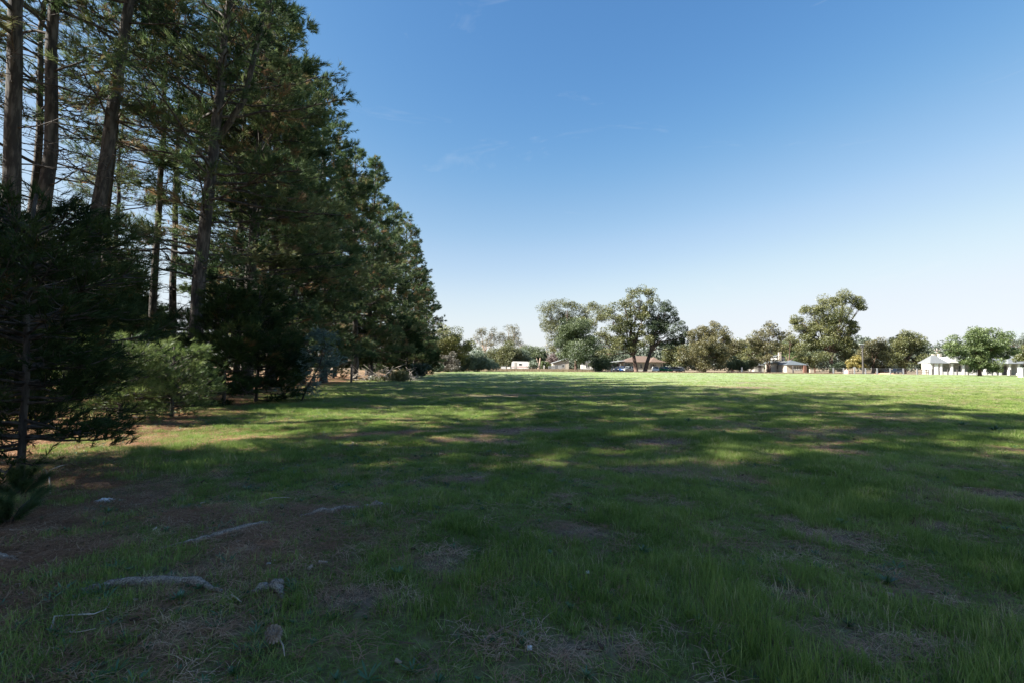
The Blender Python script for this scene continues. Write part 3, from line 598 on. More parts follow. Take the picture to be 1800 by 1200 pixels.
T('broadleaf_tree', 795, 108, [(775, 600, 20), (800, 592, 18), (817, 610, 14), (785, 622, 22), (764, 615, 16), (808, 628, 15)], M_YGREEN, 'yellow green tree directly right of the last pine', nsub=10, nleaf=300, tr=.3)
T('shrub', 787, 100, [(786, 634, 15), (776, 641, 11), (797, 640, 11)], M_GREYB, 'grey brown leafless looking shrub below the yellow green tree', cat='shrub', nsub=8, size=.28, tr=.12)
T('shrub', 772, 97, [(770, 645, 8), (763, 646, 6)], M_SAGE, 'low pale green shrub at the foot of the grey brown one', cat='shrub', tr=.08)
T('shrub', 840, 112, [(838, 628, 16), (824, 640, 14), (852, 636, 15), (862, 642, 11), (842, 643, 12)], M_SAGE, 'wide sage green shrub between the yellow green tree and the caravan', cat='shrub', nsub=9, tr=.14)
T('shrub', 808, 112, [(807, 637, 12), (815, 643, 9)], M_SAGE, 'small sage green shrub right of the grey brown one', cat='shrub', tr=.1)
T('gum_tree', 852, 170, [(845, 583, 10), (836, 596, 9), (858, 594, 8), (866, 586, 9), (850, 606, 10), (868, 602, 8), (840, 612, 8)], M_BROWN, 'tall thin crowned gum behind the sage shrub, left of a pair', nsub=5, nleaf=110, barkm=M_GUMPALE, forkf=.45)
T('gum_tree', 893, 170, [(896, 580, 11), (885, 588, 9), (906, 586, 9), (880, 600, 8), (909, 598, 8), (895, 602, 9), (918, 606, 8)], M_BROWN, 'tall thin crowned gum behind the caravan, right of a pair', nsub=5, nleaf=110, barkm=M_GUMPALE, forkf=.45)
T('broadleaf_tree', 885, 145, [(893, 613, 16), (876, 622, 15), (905, 622, 12), (885, 634, 16), (862, 625, 11)], M_OLIVE, 'rounded olive tree behind the caravan')
T('broadleaf_tree', 938, 155, [(938, 620, 15), (925, 622, 13), (950, 623, 12), (940, 632, 14)], M_GREEN, 'rounded dark green tree above the right end of the caravan', nsub=10)
T('shrub', 915, 150, [(918, 628, 13), (905, 634, 11), (928, 634, 10), (899, 640, 9)], M_SAGE, 'grey green bush right behind the caravan roof', cat='shrub', tr=.12)
T('shrub', 937, 138, [(938, 640, 8), (931, 643, 6)], M_SAGE, 'small pale bush at the right end of the caravan', cat='shrub', tr=.06)
T('shrub', 970, 150, [(971, 630, 9), (968, 638, 9), (976, 638, 8)], M_PURPLE, 'purplish leafless bush left of the cream shed', cat='shrub', nsub=9, nleaf=140, size=.22, tr=.08)
T('shrub', 958, 146, [(960, 643, 7), (952, 642, 7)], M_LIME, 'small bright green bush below the purplish bush', cat='shrub', tr=.06)
T('gum_tree', 995, 158, [(962, 552, 15), (980, 541, 15), (998, 540, 13), (1000, 560, 18), (960, 577, 12), (970, 567, 13), (1022, 549, 15), (1042, 541, 13), (975, 600, 13), (1046, 562, 15), (1030, 570, 15), (1060, 553, 12), (968, 615, 12), (985, 585, 15)], M_OLIVE, 'tall spreading gum behind the dense rounded tree, left of the biggest gum', nsub=7, forkf=.35)
T('broadleaf_tree', 1012, 122, [(1010, 572, 17), (997, 582, 15), (1025, 580, 15), (1010, 595, 22), (1032, 598, 14), (992, 602, 14), (1012, 617, 20), (1035, 614, 12), (995, 622, 12), (1020, 630, 12)], M_GREEN, 'dense rounded green tree with one dark trunk in front of the cream shed', nsub=11, tr=.38, hang=.6)
T('shrub', 1056, 128, [(1058, 634, 13), (1047, 640, 10), (1068, 641, 10), (1055, 645, 9)], M_GREEN, 'round green bush at the left end of the carport', cat='shrub', nsub=9, tr=.12)
T('gum_tree', 1118, 130, [(1127, 512, 12), (1112, 517, 10), (1143, 515, 9), (1098, 532, 12), (1080, 541, 12), (1070, 556, 10), (1088, 562, 13), (1110, 547, 14), (1103, 575, 14), (1078, 582, 13), (1066, 600, 13), (1080, 610, 15), (1128, 560, 12), (1095, 600, 10), (1062, 622, 12), (1148, 528, 9), (1118, 528, 12), (1135, 540, 11), (1056, 585, 11), (1118, 590, 12), (1105, 615, 10), (1135, 600, 10), (1090, 575, 11)], M_OLIVE, 'biggest gum of the field edge with pale limbs fanning from a thick reddish trunk', nsub=6, nleaf=190, tr=.55, forkf=.2, barkm=M_GUMBARK, stems=1)
T('gum_tree', 1134, 131, [(1155, 545, 12), (1172, 541, 11), (1150, 565, 13), (1172, 562, 12), (1185, 556, 9), (1192, 574, 12), (1200, 590, 10), (1172, 585, 13), (1150, 588, 11), (1140, 575, 10), (1190, 598, 9), (1207, 600, 8), (1160, 605, 9), (1180, 612, 9), (1165, 575, 10), (1145, 555, 9)], M_DARK, 'gum with a thick black trunk and drooping right side, touching the biggest gum', nsub=6, nleaf=240, tr=.55, forkf=.3, barkm=M_DKBARK)
T('gum_tree', 1238, 128, [(1226, 594, 12), (1242, 580, 11), (1257, 577, 11), (1270, 587, 10), (1276, 598, 8), (1212, 588, 9), (1236, 606, 15), (1255, 606, 12), (1225, 622, 17), (1250, 628, 18), (1208, 625, 14), (1266, 636, 14), (1232, 640, 14), (1272, 622, 10)], M_BROWN, 'bronze olive gum with foliage to the ground right of the parked cars', nsub=8, tr=.5, forkf=.2)
T('gum_tree', 1322, 148, [(1320, 603, 11), (1308, 610, 11), (1330, 612, 10), (1318, 622, 13), (1335, 628, 10), (1305, 628, 10)], M_OLIVE, 'middling olive gum filling the gap left of the thin leaved gum', nsub=8)
T('gum_tree', 1385, 150, [(1388, 598, 9), (1395, 608, 11), (1380, 612, 10), (1402, 618, 10)], M_OLIVE, 'olive gum crown behind the white cottage chimney', nsub=8)
T('broadleaf_tree', 1035, 150, [(1040, 600, 13), (1052, 612, 14), (1035, 620, 13), (1055, 628, 11), (1028, 632, 11)], M_DARK, 'dark crown between the dense rounded tree and the biggest gum', nsub=9)
T('broadleaf_tree', 1190, 142, [(1188, 613, 13), (1178, 622, 12), (1198, 625, 12), (1188, 636, 11), (1176, 636, 8)], M_OLIVE, 'dark olive tree over the roof end of the brick house', nsub=9)
T('gum_tree', 1288, 150, [(1285, 602, 11), (1297, 608, 12), (1283, 617, 12), (1302, 622, 13), (1288, 630, 13)], M_BROWN, 'middling olive gum right of the bronze olive gum', nsub=7)
T('shrub', 1285, 134, [(1288, 638, 11), (1278, 642, 9), (1300, 640, 11), (1312, 643, 9), (1322, 641, 9)], M_GREEN, 'long low green hedge like bush beside the thin gum', cat='shrub', nsub=8, tr=.1)
T('gum_tree', 1351, 132, [(1350, 577, 10), (1338, 585, 9), (1363, 583, 9), (1372, 590, 8), (1326, 592, 8), (1348, 598, 12), (1335, 612, 11), (1362, 610, 11), (1380, 588, 7), (1345, 628, 13), (1332, 632, 10), (1362, 632, 10), (1318, 600, 8)], M_BROWN, 'thin leaved gum with slender twin stems left of the white cottage', nsub=6, nleaf=140, tr=.3, stems=2, forkf=.3)
T('broadleaf_tree', 1388, 165, [(1385, 612, 13), (1400, 620, 14), (1378, 625, 11), (1395, 632, 13)], M_LIME, 'bright green tree behind the white cottage', nsub=8)
T('gum_tree', 1462, 134, [(1478, 527, 14), (1497, 533, 11), (1508, 540, 8), (1460, 533, 14), (1443, 540, 12), (1427, 547, 12), (1445, 560, 15), (1405, 562, 10), (1412, 575, 13), (1468, 556, 17), (1487, 560, 14), (1430, 585, 15), (1498, 575, 10), (1468, 583, 17), (1490, 595, 13), (1450, 600, 15), (1500, 610, 10), (1425, 605, 13), (1476, 615, 14), (1440, 625, 14), (1415, 628, 11), (1490, 628, 11), (1428, 640, 10)], M_OLIVE, 'massive dense gum standing left of the dark pole', nsub=9, nleaf=240, tr=.6, forkf=.22)
T('shrub', 1498, 127, [(1499, 633, 8), (1493, 639, 7), (1505, 640, 7)], M_YELLOW, 'yellow green flowering bush at the left of the dark pole', cat='shrub', tr=.06)
T('shrub', 1480, 131, [(1477, 643, 9), (1468, 645, 7)], M_DARK, 'dark low bush under the right side of the massive gum', cat='shrub', tr=.06)
T('broadleaf_tree', 1535, 142, [(1530, 612, 14), (1545, 608, 13), (1522, 626, 13), (1540, 630, 15), (1556, 622, 13), (1515, 636, 9)], M_BROWN, 'rusty olive tree right behind the dark pole', nsub=8)
T('gum_tree', 1590, 136, [(1582, 590, 9), (1572, 603, 12), (1592, 602, 14), (1608, 600, 12), (1618, 612, 12), (1600, 618, 14), (1578, 622, 14), (1562, 632, 12), (1590, 636, 14), (1612, 632, 12), (1626, 625, 8)], M_OLIVE, 'broad olive gum with reddish limbs between the pole and the white house', nsub=9, tr=.45, forkf=.25)
T('broadleaf_tree', 1634, 140, [(1632, 636, 10), (1642, 632, 9), (1622, 642, 9)], M_GREEN, 'small green tree against the left end of the white house', nsub=8, tr=.15)
T('broadleaf_tree', 1722, 104, [(1718, 588, 13), (1700, 594, 13), (1738, 588, 13), (1755, 595, 11), (1683, 603, 12), (1668, 612, 10), (1710, 606, 16), (1738, 606, 15), (1762, 610, 11), (1690, 618, 13), (1672, 624, 8), (1720, 622, 13), (1752, 620, 11), (1774, 618, 8), (1735, 638, 12), (1720, 646, 10), (1745, 648, 9), (1710, 638, 8)], M_LIME, 'wide spreading bright green tree in front of the white house', nsub=11, nleaf=170, size=.24, tr=.35, forkf=.2)
T('gum_tree', 1790, 160, [(1785, 594, 9), (1796, 600, 9), (1812, 594, 9), (1776, 606, 6)], M_FAR, 'thin far gum behind the right end of the white house', nsub=5, nleaf=90, forkf=.5)
T('broadleaf_tree', 1802, 112, [(1800, 628, 10), (1810, 618, 13), (1798, 615, 9)], M_OLIVE, 'olive tree cut by the right picture edge', nsub=8, tr=.2)
# far wood on the rise behind, one mass
r_ = np.random.default_rng(9); fl = MB(); cs, rs = [], []
for px in np.arange(-500, 1990, 8.5):
    for Y in (195, 225):
        topy = np.interp(px, [560, 760, 860, 960, 1100, 1260, 1330, 1500, 1560, 1650, 1800, 2000], [628, 628, 618, 625, 610, 603, 606, 598, 598, 606, 598, 596]) + r_.normal(0, 4) + (Y < 200) * 8 + 3
        p = P(px + r_.uniform(-4, 4), topy, Y + r_.uniform(-9, 9)); h = p[2]
        for k in range(7): cs.append(p + [r_.normal(0, 1.6), r_.normal(0, 2), -h * (k / 7.5) ** 1.1]); rs.append(r_.uniform(1.3, 2.6))
leaf_cloud(fl, cs, rs, 85, .75, r_, .8)
tag(fl.build('far_wood', M_FAR), 'pale far off line of trees behind the houses', 'wood', kind='stuff')
# dry grass strip along the far fence
dg = MB(); r_ = np.random.default_rng(15); n = 26000; px = r_.uniform(700, 1480, n); Y = r_.uniform(117, 131, n); k = (px < 1045) | (r_.random(n) < .3); px, Y = px[k], Y[k]; n = len(px)
x = (px - 900) / 850 * Y; h = r_.uniform(.25, .8, n) * np.where(px < 1045, 1, .35); a = r_.uniform(-.35, .35, n)
v = np.stack([np.stack([x - .06, Y, 0 * x], -1), np.stack([x + .06, Y, 0 * x], -1), np.stack([x + a, Y + r_.normal(0, .1, n), h], -1)], 1).reshape(-1, 3)
dg.add(v, np.arange(3 * n).reshape(-1, 3), tint=np.repeat(r_.random(n), 3)); tag(dg.build('dry_grass', M_DRY), 'tall dry brown grass along the far edge of the field', 'grass', kind='stuff')

# blue-green wattle sapling
def wattle():
    r = np.random.default_rng(4); Y = 20.0; x0 = X(531, Y); root = empty('wattle_sapling', (x0, Y, float(gz(x0, Y))), label='blue green wattle sapling on a thin dark leaning stem at the grass edge', cat='sapling')
    wd, fl = MB(), MB(); b0 = np.array([x0, Y, 0]); st = [np.array([0, 0, -.05]), np.array([.22, 0, .5]), P(562, 640, Y) - b0, P(572, 605, Y) - b0, P(566, 582, Y) - b0]
    wd.tube(st, [.035, .03, .025, .015, .006], 7); st = np.array(st); pos, ax = [], []
    for k in range(70):
        u = r.uniform(.9, 4); i_ = min(3, int(u)); b_ = st[i_] + (st[i_ + 1] - st[i_]) * (u - i_); a = r.uniform(0, 6.28); L_ = r.uniform(.5, 1.3) * (1.25 - .22 * u); e = r.uniform(-.2, .5)
        d = np.array([math.cos(a) * math.cos(e), math.sin(a) * math.cos(e), math.sin(e)]); en = b_ + d * L_ - [0, 0, .12 * L_]; wd.tube([b_, b_ + d * L_ * .5, en], [.010, .007, .003], 4, cap=False)
        for q_ in range(int(16 * L_) + 4): s = r.uniform(.2, 1.05); pos.append(b_ + (en - b_) * s + r.normal(0, .07, 3)); ax.append(d + r.normal(0, .5, 3))
    pos = np.array(pos); ax = np.array(ax)
    needles(fl, pos, ax, r.uniform(.12, .2, len(pos)), 12, .02, r, np.clip(r.normal(.5, .25, len(pos)), 0, 1), .55, .7)
    wd.build('stem', M_BARK, root); fl.build('crown', M_WATTLE, root)
wattle()
# heap of fallen branches
r = np.random.default_rng(8); Y = 43.0; c = np.array([X(680, Y), Y, 0]); root = empty('branch_heap', c, label='tangled heap of fallen dead branches under the pines', cat='branch heap'); wd, fl = MB(), MB()
for k in range(90):
    p = np.array([r.uniform(-2.8, 2.6), r.uniform(-.8, .8), r.uniform(0, .5)]); a = r.uniform(-.5, 3.6); L_ = r.uniform(.7, 2.6); e = r.uniform(.0, .8)
    d = np.array([math.cos(a) * math.cos(e), .4 * math.sin(a), math.sin(e)]); wd.tube([p, p + d * L_ * .5 + r.normal(0, .12, 3), p + d * L_ + [0, 0, -.1 * L_]], [.03 if k < 30 else .015, .018 if k < 30 else .01, .006], 4, cap=False)
wd.build('dead_branches', M_DEADWOOD, root)
T('shrub', 690, 42.2, [(668, 668, 12), (690, 664, 14), (712, 662, 13), (700, 672, 10)], M_YGREEN, 'low yellow green bush in front of the heap of fallen branches', cat='shrub', nsub=7, nleaf=420, size=.11, sub=.5, tr=.02, group='bushes at the grove edge')
T('shrub', 735, 55, [(728, 655, 14), (742, 650, 12), (722, 662, 10)], M_DARK, 'dark round bush at the foot of the last pines', cat='shrub', nsub=9, nleaf=300, size=.18, tr=.05, group='bushes at the grove edge')

# ------------------------------------------------------------------ buildings
def part(name, mat, parent, boxes=(), smooth=False):
    m_ = MB()
    for b_ in boxes: m_.box(*b_)
    return m_.build(name, mat, parent, smooth)
def hip(m_, x0, x1, y0, y1, z0, z1, inset=None, t=.12):
    dx, dy = x1 - x0, y1 - y0; k = (min(dx, dy) / 2 - .02) if inset is None else inset
    if dx >= dy: rd = [(x0 + k, (y0 + y1) / 2, z1), (x1 - k, (y0 + y1) / 2, z1)]
    else: rd = [((x0 + x1) / 2, y0 + k, z1), ((x0 + x1) / 2, y1 - k, z1)]
    v = [(x0, y0, z0), (x1, y0, z0), (x1, y1, z0), (x0, y1, z0), (x0, y0, z0 - t), (x1, y0, z0 - t), (x1, y1, z0 - t), (x0, y1, z0 - t)] + rd
    if dx >= dy: m_.add(v, [(1, 2, 9), (3, 0, 8)], [(0, 1, 9, 8), (2, 3, 8, 9), (4, 5, 1, 0), (5, 6, 2, 1), (6, 7, 3, 2), (7, 4, 0, 3), (7, 6, 5, 4)])
    else: m_.add(v, [(0, 1, 8), (2, 3, 9)], [(1, 2, 9, 8), (3, 0, 8, 9), (4, 5, 1, 0), (5, 6, 2, 1), (6, 7, 3, 2), (7, 4, 0, 3), (7, 6, 5, 4)])
def window(parent, x0, x1, y, z0, z1, fm=None):
    f = part('window', fm or M_WHITE, parent, [(x0 - .07, x0, y - .06, y, z0 - .07, z1 + .07), (x1, x1 + .07, y - .06, y, z0 - .07, z1 + .07), (x0, x1, y - .06, y, z1, z1 + .07), (x0, x1, y - .09, y, z0 - .07, z0), ((x0 + x1) / 2 - .025, (x0 + x1) / 2 + .025, y - .05, y, z0, z1)])
    part('pane', M_GLASS, f, [(x0, x1, y - .03, y - .012, z0, z1)])
# centre brick house with carport
Y = 142.0; hx0, hx1 = X(1098, Y), X(1168, Y)
h = empty('house', (0, 0, 0), label='long low house with a brown tiled roof behind the parked cars', cat='house')
part('wall', M_GREYW, h, [(hx0, hx1 - .4, Y, Y + 8, 0, 2.7)])
m_ = MB(); hip(m_, hx0 - .6, hx1 + .3, Y - .8, Y + 8.8, 2.75, 4.6); hip(m_, X(1140, Y), X(1160, Y), Y - 1.6, Y + 3, 2.78, 4.2); m_.build('roof', M_TILE, h)
for a, b_ in ((1104, 1108), (1125, 1129), (1143, 1146), (1151, 1154), (1161, 1164)): window(h, X(a, Y), X(b_, Y), Y - .002, .95, 2.2)
part('door', M_DKPOST, h, [(X(1148, Y) - .2, X(1148, Y) + .7, Y - .05, Y - .004, 0, 2.1)])
c = empty('carport', (0, 0, 0), label='open carport with a grey iron roof at the left end of the tiled house', cat='carport')
cx0, cx1 = X(1072, Y), X(1099, Y) - .7
m_ = MB(); m_.prism([(cx0 - .3, 2.5), (cx1, 3.0), (cx1, 3.12), (cx0 - .3, 2.62)], Y - 3, Y + 4.5); m_.build('roof', M_IRON2, c)
part('post', M_DKPOST, c, [(cx0, cx0 + .12, Y - 2.9, Y - 2.78, 0, 2.5)]); part('post', M_DKPOST, c, [(cx1 - .3, cx1 - .18, Y - 2.9, Y - 2.78, 0, 2.9)])
part('back_wall', M_DKPOST, c, [(cx0, cx1 - .3, Y + 4.2, Y + 4.35, 0, 2.45)])

def car(px, Y, rz, pm, label, L_=4.3, hgt=1.45, wagon=False):
    x0 = X(px, Y); o = empty('parked_car', (x0, Y, 0), rz, label=label, cat='car', group='cars parked by the houses'); Wd = .86
    lo = [(-L_ / 2, .38), (-L_ / 2 + .05, .72), (-L_ * .27, .86), (L_ * .40, .93), (L_ / 2 - .03, .82), (L_ / 2, .36)]
    arch = lambda cx: [(cx + .36 * math.cos(a), .32 + .34 * math.sin(a)) for a in np.linspace(0, math.pi, 7)]
    prof = lo + [(L_ / 2 - .1, .26)] + arch(L_ * .30) + arch(-L_ * .31) + [(-L_ / 2 + .08, .26)]
    m_ = MB(); n = len(prof)
    for yy in (-Wd, Wd): pass
    v = [(a, -Wd, z) for a, z in prof] + [(a, Wd, z) for a, z in prof]; q = [(i_, (i_ + 1) % n, n + (i_ + 1) % n, n + i_) for i_ in range(n)]; m_.add(v, quads=q)
    b_ = m_.build('body', pm, o)
    me = b_.data; import bmesh
    bm = bmesh.new(); bm.from_mesh(me); bm.verts.ensure_lookup_table()
    bm.faces.new([bm.verts[i_] for i_ in range(n)]); bm.faces.new([bm.verts[i_] for i_ in range(2 * n - 1, n - 1, -1)]); bmesh.ops.triangulate(bm, faces=[f for f in bm.faces if len(f.verts) > 4]); bm.to_mesh(me); bm.free()
    e = L_ * .46 if wagon else L_ * .36
    gp = [(-L_ * .22, .88), (-L_ * .08, hgt - .06), (L_ * .26 if not wagon else L_ * .38, hgt - .06), (e, .94)]
    g_ = MB(); vv = [(a, s * (Wd - .04 - (z - .88) * .28), z) for s in (-1, 1) for a, z in gp]; g_.add(vv, quads=[(0, 1, 2, 3), (7, 6, 5, 4), (0, 4, 5, 1), (1, 5, 6, 2), (2, 6, 7, 3)]); g_.build('windows', M_GLASS, o)
    m_ = MB(); m_.box(-L_ * .075, gp[2][0] - .02, -.66, .66, hgt - .065, hgt)
    for s in (-1, 1):
        for (a0, z0), (a1, z1) in (((gp[0]), (gp[1])), ((L_ * .08, .88), (L_ * .08, hgt - .05)), ((gp[3]), (gp[2]))):
            m_.tube([(a0, s * (Wd - .03 - (z0 - .88) * .28), z0), (a1, s * (Wd - .03 - (z1 - .88) * .28), z1)], .035, 4)
    m_.build('roof', pm, o)
    for ax_ in (L_ * .30, -L_ * .31):
        for s in (-1, 1):
            w_ = MB(); w_.tube([(ax_, s * .66, .31), (ax_, s * .87, .31)], .31, 14); wo = w_.build('wheel', M_RUBBER, o); w_ = MB(); w_.tube([(ax_, s * .84, .31), (ax_, s * .885, .31)], .19, 10); w_.build('rim', M_ALLOY, wo)
    for s in (-1, 1): part('headlight', M_HEAD, o, [(-L_ / 2 - .015, -L_ / 2 + .12, s * .62 - .16, s * .62 + .16, .58, .70)])
    return o
car(1152, 134.5, 1.35, paint('silver car paint', (.62, .64, .66)), 'silver white car parked nose to the field left of the green car', 4.2)
car(1169, 134.5, 2.0, paint('green car paint', (.03, .20, .09)), 'bright green car parked right of the silver white car', 4.0, 1.5)
car(1093, 139.5, 1.1, paint('blue car paint', (.02, .07, .22)), 'dark blue car parked under the carport', 4.3)
car(1081, 139.8, 1.5, paint('navy car paint', (.02, .03, .06)), 'nearly black car parked in the carport behind its left post', 4.3)
car(1105, 138.5, .5, paint('pale car paint', (.40, .43, .46)), 'pale grey car parked between the carport and the biggest gum', 4.3)
car(1187, 136.5, 2.4, paint('grey car paint', (.30, .32, .36)), 'grey car parked half behind foliage, right of the green car', 4.3)
car(1196, 138, 1.0, paint('second silver paint', (.50, .51, .54)), 'silver car farthest right in the row by the tiled house', 4.3)
car(1556, 145, .2, paint('white car paint', (.75, .75, .75)), 'white car behind the post and wire fence right of the dark pole', 4.3)
car(1576, 146, .1, paint('second white paint', (.70, .71, .73)), 'white car behind the fence, nearer the broad olive gum', 4.3)

# caravan
Y = 138.0; cx = (X(899, Y) + X(931, Y)) / 2; o = empty('caravan', (cx, Y, 0), label='white caravan with a red side stripe parked beyond the dry grass', cat='caravan'); hl = (X(931, Y) - X(899, Y)) / 2
m_ = MB(); m_.prism([(-hl, .55), (-hl - .05, 1.5), (-hl + .1, 2.45), (-hl + .45, 2.62), (hl - .5, 2.55), (hl - .12, 2.3), (hl, 1.2), (hl - .2, .5)], -1.15, 1.15); m_.build('body', M_WHITE, o)
part('stripe', M_RED, o, [(-hl + .1, hl - .3, -1.165, -1.152, 1.0, 1.12)])
f = part('window', M_WHITE, o, [(-.55, .35, -1.18, -1.152, 1.42, 2.02)]); part('pane', M_GLASS, f, [(-.48, .28, -1.195, -1.182, 1.49, 1.95)])
part('door', M_GREYW, o, [(-1.75, -1.1, -1.18, -1.152, .6, 2.3)])
for s in (-1, 1): w_ = MB(); w_.tube([(.1, s * .9, .33), (.1, s * 1.12, .33)], .33, 14); w_.build('wheel', M_RUBBER, o)
m_ = MB(); m_.tube([(hl - .2, 0, .5), (hl + 1.1, 0, .5)], .05, 5); m_.build('drawbar', M_DKPOST, o)
m_ = MB(); m_.prism([(hl - .1, 2.05), (hl + 1.1, 1.9), (hl + 1.1, 1.96), (hl - .1, 2.12)], -1.4, .6); m_.build('awning', M_WHITE, o)
o = empty('storage_crate', (X(885, 131), 131, 0), label='plain white box standing alone in the field left of the caravan', cat='crate')
part('box', M_WHITE, o, [(-.62, .62, -.5, .5, .1, 1.15)]); part('pallet', M_WOOD, o, [(-.65, .65, -.55, .55, -.02, .1)]); part('lid', M_IRON2, o, [(-.66, .66, -.54, .54, 1.152, 1.2)])
o = empty('storage_crate', (X(894, 140), 140, 0), label='small white chest between the lone white box and the caravan', cat='crate'); part('box', M_WHITE, o, [(-.5, .5, -.4, .4, 0, 1.0)]); part('lid', M_IRON2, o, [(-.53, .53, -.43, .43, 1.002, 1.06)])
# dead white trunk
Y = 141.; o = empty('dead_tree', (X(947, Y), Y, 0), label='bleached dead tree stump with two bare prongs right of the caravan', cat='dead tree'); m_ = MB()
m_.tube([(0, 0, -.1), (0, 0, 1.0), (.1, 0, 1.6)], [.45, .38, .33], 8); m_.tube([(.05, 0, 1.5), (-.35, 0, 2.4), (-.65, 0, 3.6)], [.26, .2, .13], 7); m_.tube([(.1, 0, 1.4), (.3, 0, 2.4), (.42, 0, 3.7)], [.28, .22, .18], 7); m_.build('trunk', M_GUMPALE, o)
# cream shed + iron fence + small white shed
Y = 140.; a, b_ = X(972, Y), X(1000, Y); o = empty('shed', (0, 0, 0), label='cream shed with a sloping pale iron roof behind the dense rounded tree', cat='shed')
part('wall', M_CREAM, o, [(a, b_, Y, Y + 5, 0, 2.1)]); m_ = MB(); m_.prism([(a - .2, 2.15), (b_ + .2, 3.75), (b_ + .2, 3.87), (a - .2, 2.27)], Y - .4, Y + 5.2); m_.build('roof', M_IRON2, o); m_ = MB(); m_.prism([(a, 2.1), (b_, 2.1), (b_, 3.6)], Y + .02, Y + 4.9); m_.build('gable', M_CREAM, o)
window(o, X(987, Y), X(992, Y), Y - .002, 1.0, 1.8)
o = empty('iron_fence', (0, 0, 0), label='pale corrugated iron fence panels in front of the cream shed', cat='fence'); Y = 136.
for k, (p0, p1, hh) in enumerate(((964, 969, 1.35), (969.3, 974.5, 1.5), (974.8, 981, 1.6), (981.3, 988, 1.55))):
    m_ = MB(); xs_ = np.linspace(X(p0, Y), X(p1, Y), 15); yy = Y + .04 * np.cos(np.arange(15) * math.pi)
    v = np.concatenate([np.stack([xs_, yy, 0 * xs_], -1), np.stack([xs_, yy, 0 * xs_ + hh], -1)]); m_.add(v, quads=[(i_, i_ + 1, 16 + i_, 15 + i_) for i_ in range(14)]); m_.build('panel', M_IRON2 if k % 2 else M_IRON, o)
o = empty('shed', (0, 0, 0), label='small white shed glimpsed right of the dense rounded tree', cat='shed'); Y = 143.; a, b_ = X(1024, Y), X(1042, Y)
part('wall', M_WHITE, o, [(a, b_, Y, Y + 4, 0, 2.3)]); m_ = MB(); m_.prism([(a - .2, 2.33), ((a + b_) / 2, 3.3), (b_ + .2, 2.33)], Y - .3, Y + 4.3); m_.build('roof', M_IRON2, o); window(o, a + 1, a + 1.9, Y - .002, 1.0, 1.8)
o = empty('log_pile', (X(1030, 131), 131, 0), label='low pile of pale sawn timber lying below the small white shed', cat='timber pile'); rr = np.random.default_rng(2)
for k in range(9):
    m_ = MB(); z_ = .1 + .16 * (k // 4); m_.tube([(-2.3 + rr.uniform(-.5, .5), (k % 4) * .25, z_), (2.0 + rr.uniform(-.6, .6), (k % 4) * .25 + rr.normal(0, .1), z_)], .085, 6); m_.build('log', M_DEADWOOD, o)
# white cottage with chimney and the dark-roofed cottage
Y = 150.; o = empty('house', (0, 0, 0), label='white cottage with a tall chimney left of the dark roofed cottage', cat='house'); a, b_ = X(1363, Y), X(1385, Y)
part('wall', M_CREAM, o, [(a, b_, Y, Y + 6, 0, 2.8)]); m_ = MB(); hip(m_, a - .4, b_ + .4, Y - .4, Y + 6.4, 2.85, 4.4); m_.build('roof', M_IRON, o)
part('upper_wall', M_WHITE, o, [(X(1369, Y), X(1384, Y), Y + 1.2, Y + 5, 3.0, 4.7)]); m_ = MB(); hip(m_, X(1368, Y), X(1385, Y), Y + 1, Y + 5.2, 4.75, 5.5); m_.build('upper_roof', M_IRON, o)
part('chimney', M_CREAM, o, [(X(1371, Y), X(1371, Y) + .7, Y + .3, Y + 1.0, 3.6, 6.1), (X(1371, Y) - .08, X(1371, Y) + .78, Y + .22, Y + 1.08, 6.1, 6.3)]); window(o, X(1365, Y), X(1367, Y) + .5, Y - .002, .9, 2.1); window(o, X(1376, Y), X(1379, Y), Y + 1.19, 3.4, 4.4)
Y = 145.; o = empty('house', (0, 0, 0), label='low cottage with a dark slate roof left of the massive dense gum', cat='house'); a, b_ = X(1383, Y), X(1416, Y)
part('wall', M_CREAM, o, [(a, b_, Y, Y + 6, 0, 2.3)]); m_ = MB(); hip(m_, a - .3, b_ + .5, Y - .5, Y + 6.5, 2.35, 3.7); m_.build('roof', M_DKROOF, o)
for p_ in (1396, 1400.5, 1405): window(o, X(p_, Y), X(p_ + 3, Y), Y - .002, .8, 2.0)
part('chimney', M_BRICK, o, [(X(1411, Y), X(1411, Y) + .8, Y - .75, Y - .05, 0, 2.2)])
o = empty('shed', (0, 0, 0), label='small pale garden shed seen through the thin leaved gum', cat='shed'); Y = 146.; part('wall', M_GREYW, o, [(X(1326, Y), X(1343, Y), Y, Y + 4, 0, 2.1)]); m_ = MB(); hip(m_, X(1325, Y), X(1344, Y), Y - .3, Y + 4.3, 2.15, 3.0); m_.build('roof', M_IRON, o); part('door', M_DKPOST, o, [(X(1333, Y), X(1333, Y) + .9, Y - .05, Y - .002, 0, 1.95)])
o = empty('shed', (0, 0, 0), label='cream hut with red brick corner under the left of the massive gum', cat='shed'); Y = 144.; part('wall', M_CREAM, o, [(X(1424, Y), X(1431, Y), Y, Y + 3, 0, 2.0)]); part('pier', M_BRICK, o, [(X(1431, Y) + .003, X(1431, Y) + .4, Y - .05, Y + 3, 0, 2.1)]); m_ = MB(); hip(m_, X(1423, Y), X(1431, Y) + .7, Y - .3, Y + 3.3, 2.13, 2.9); m_.build('roof', M_IRON2, o)
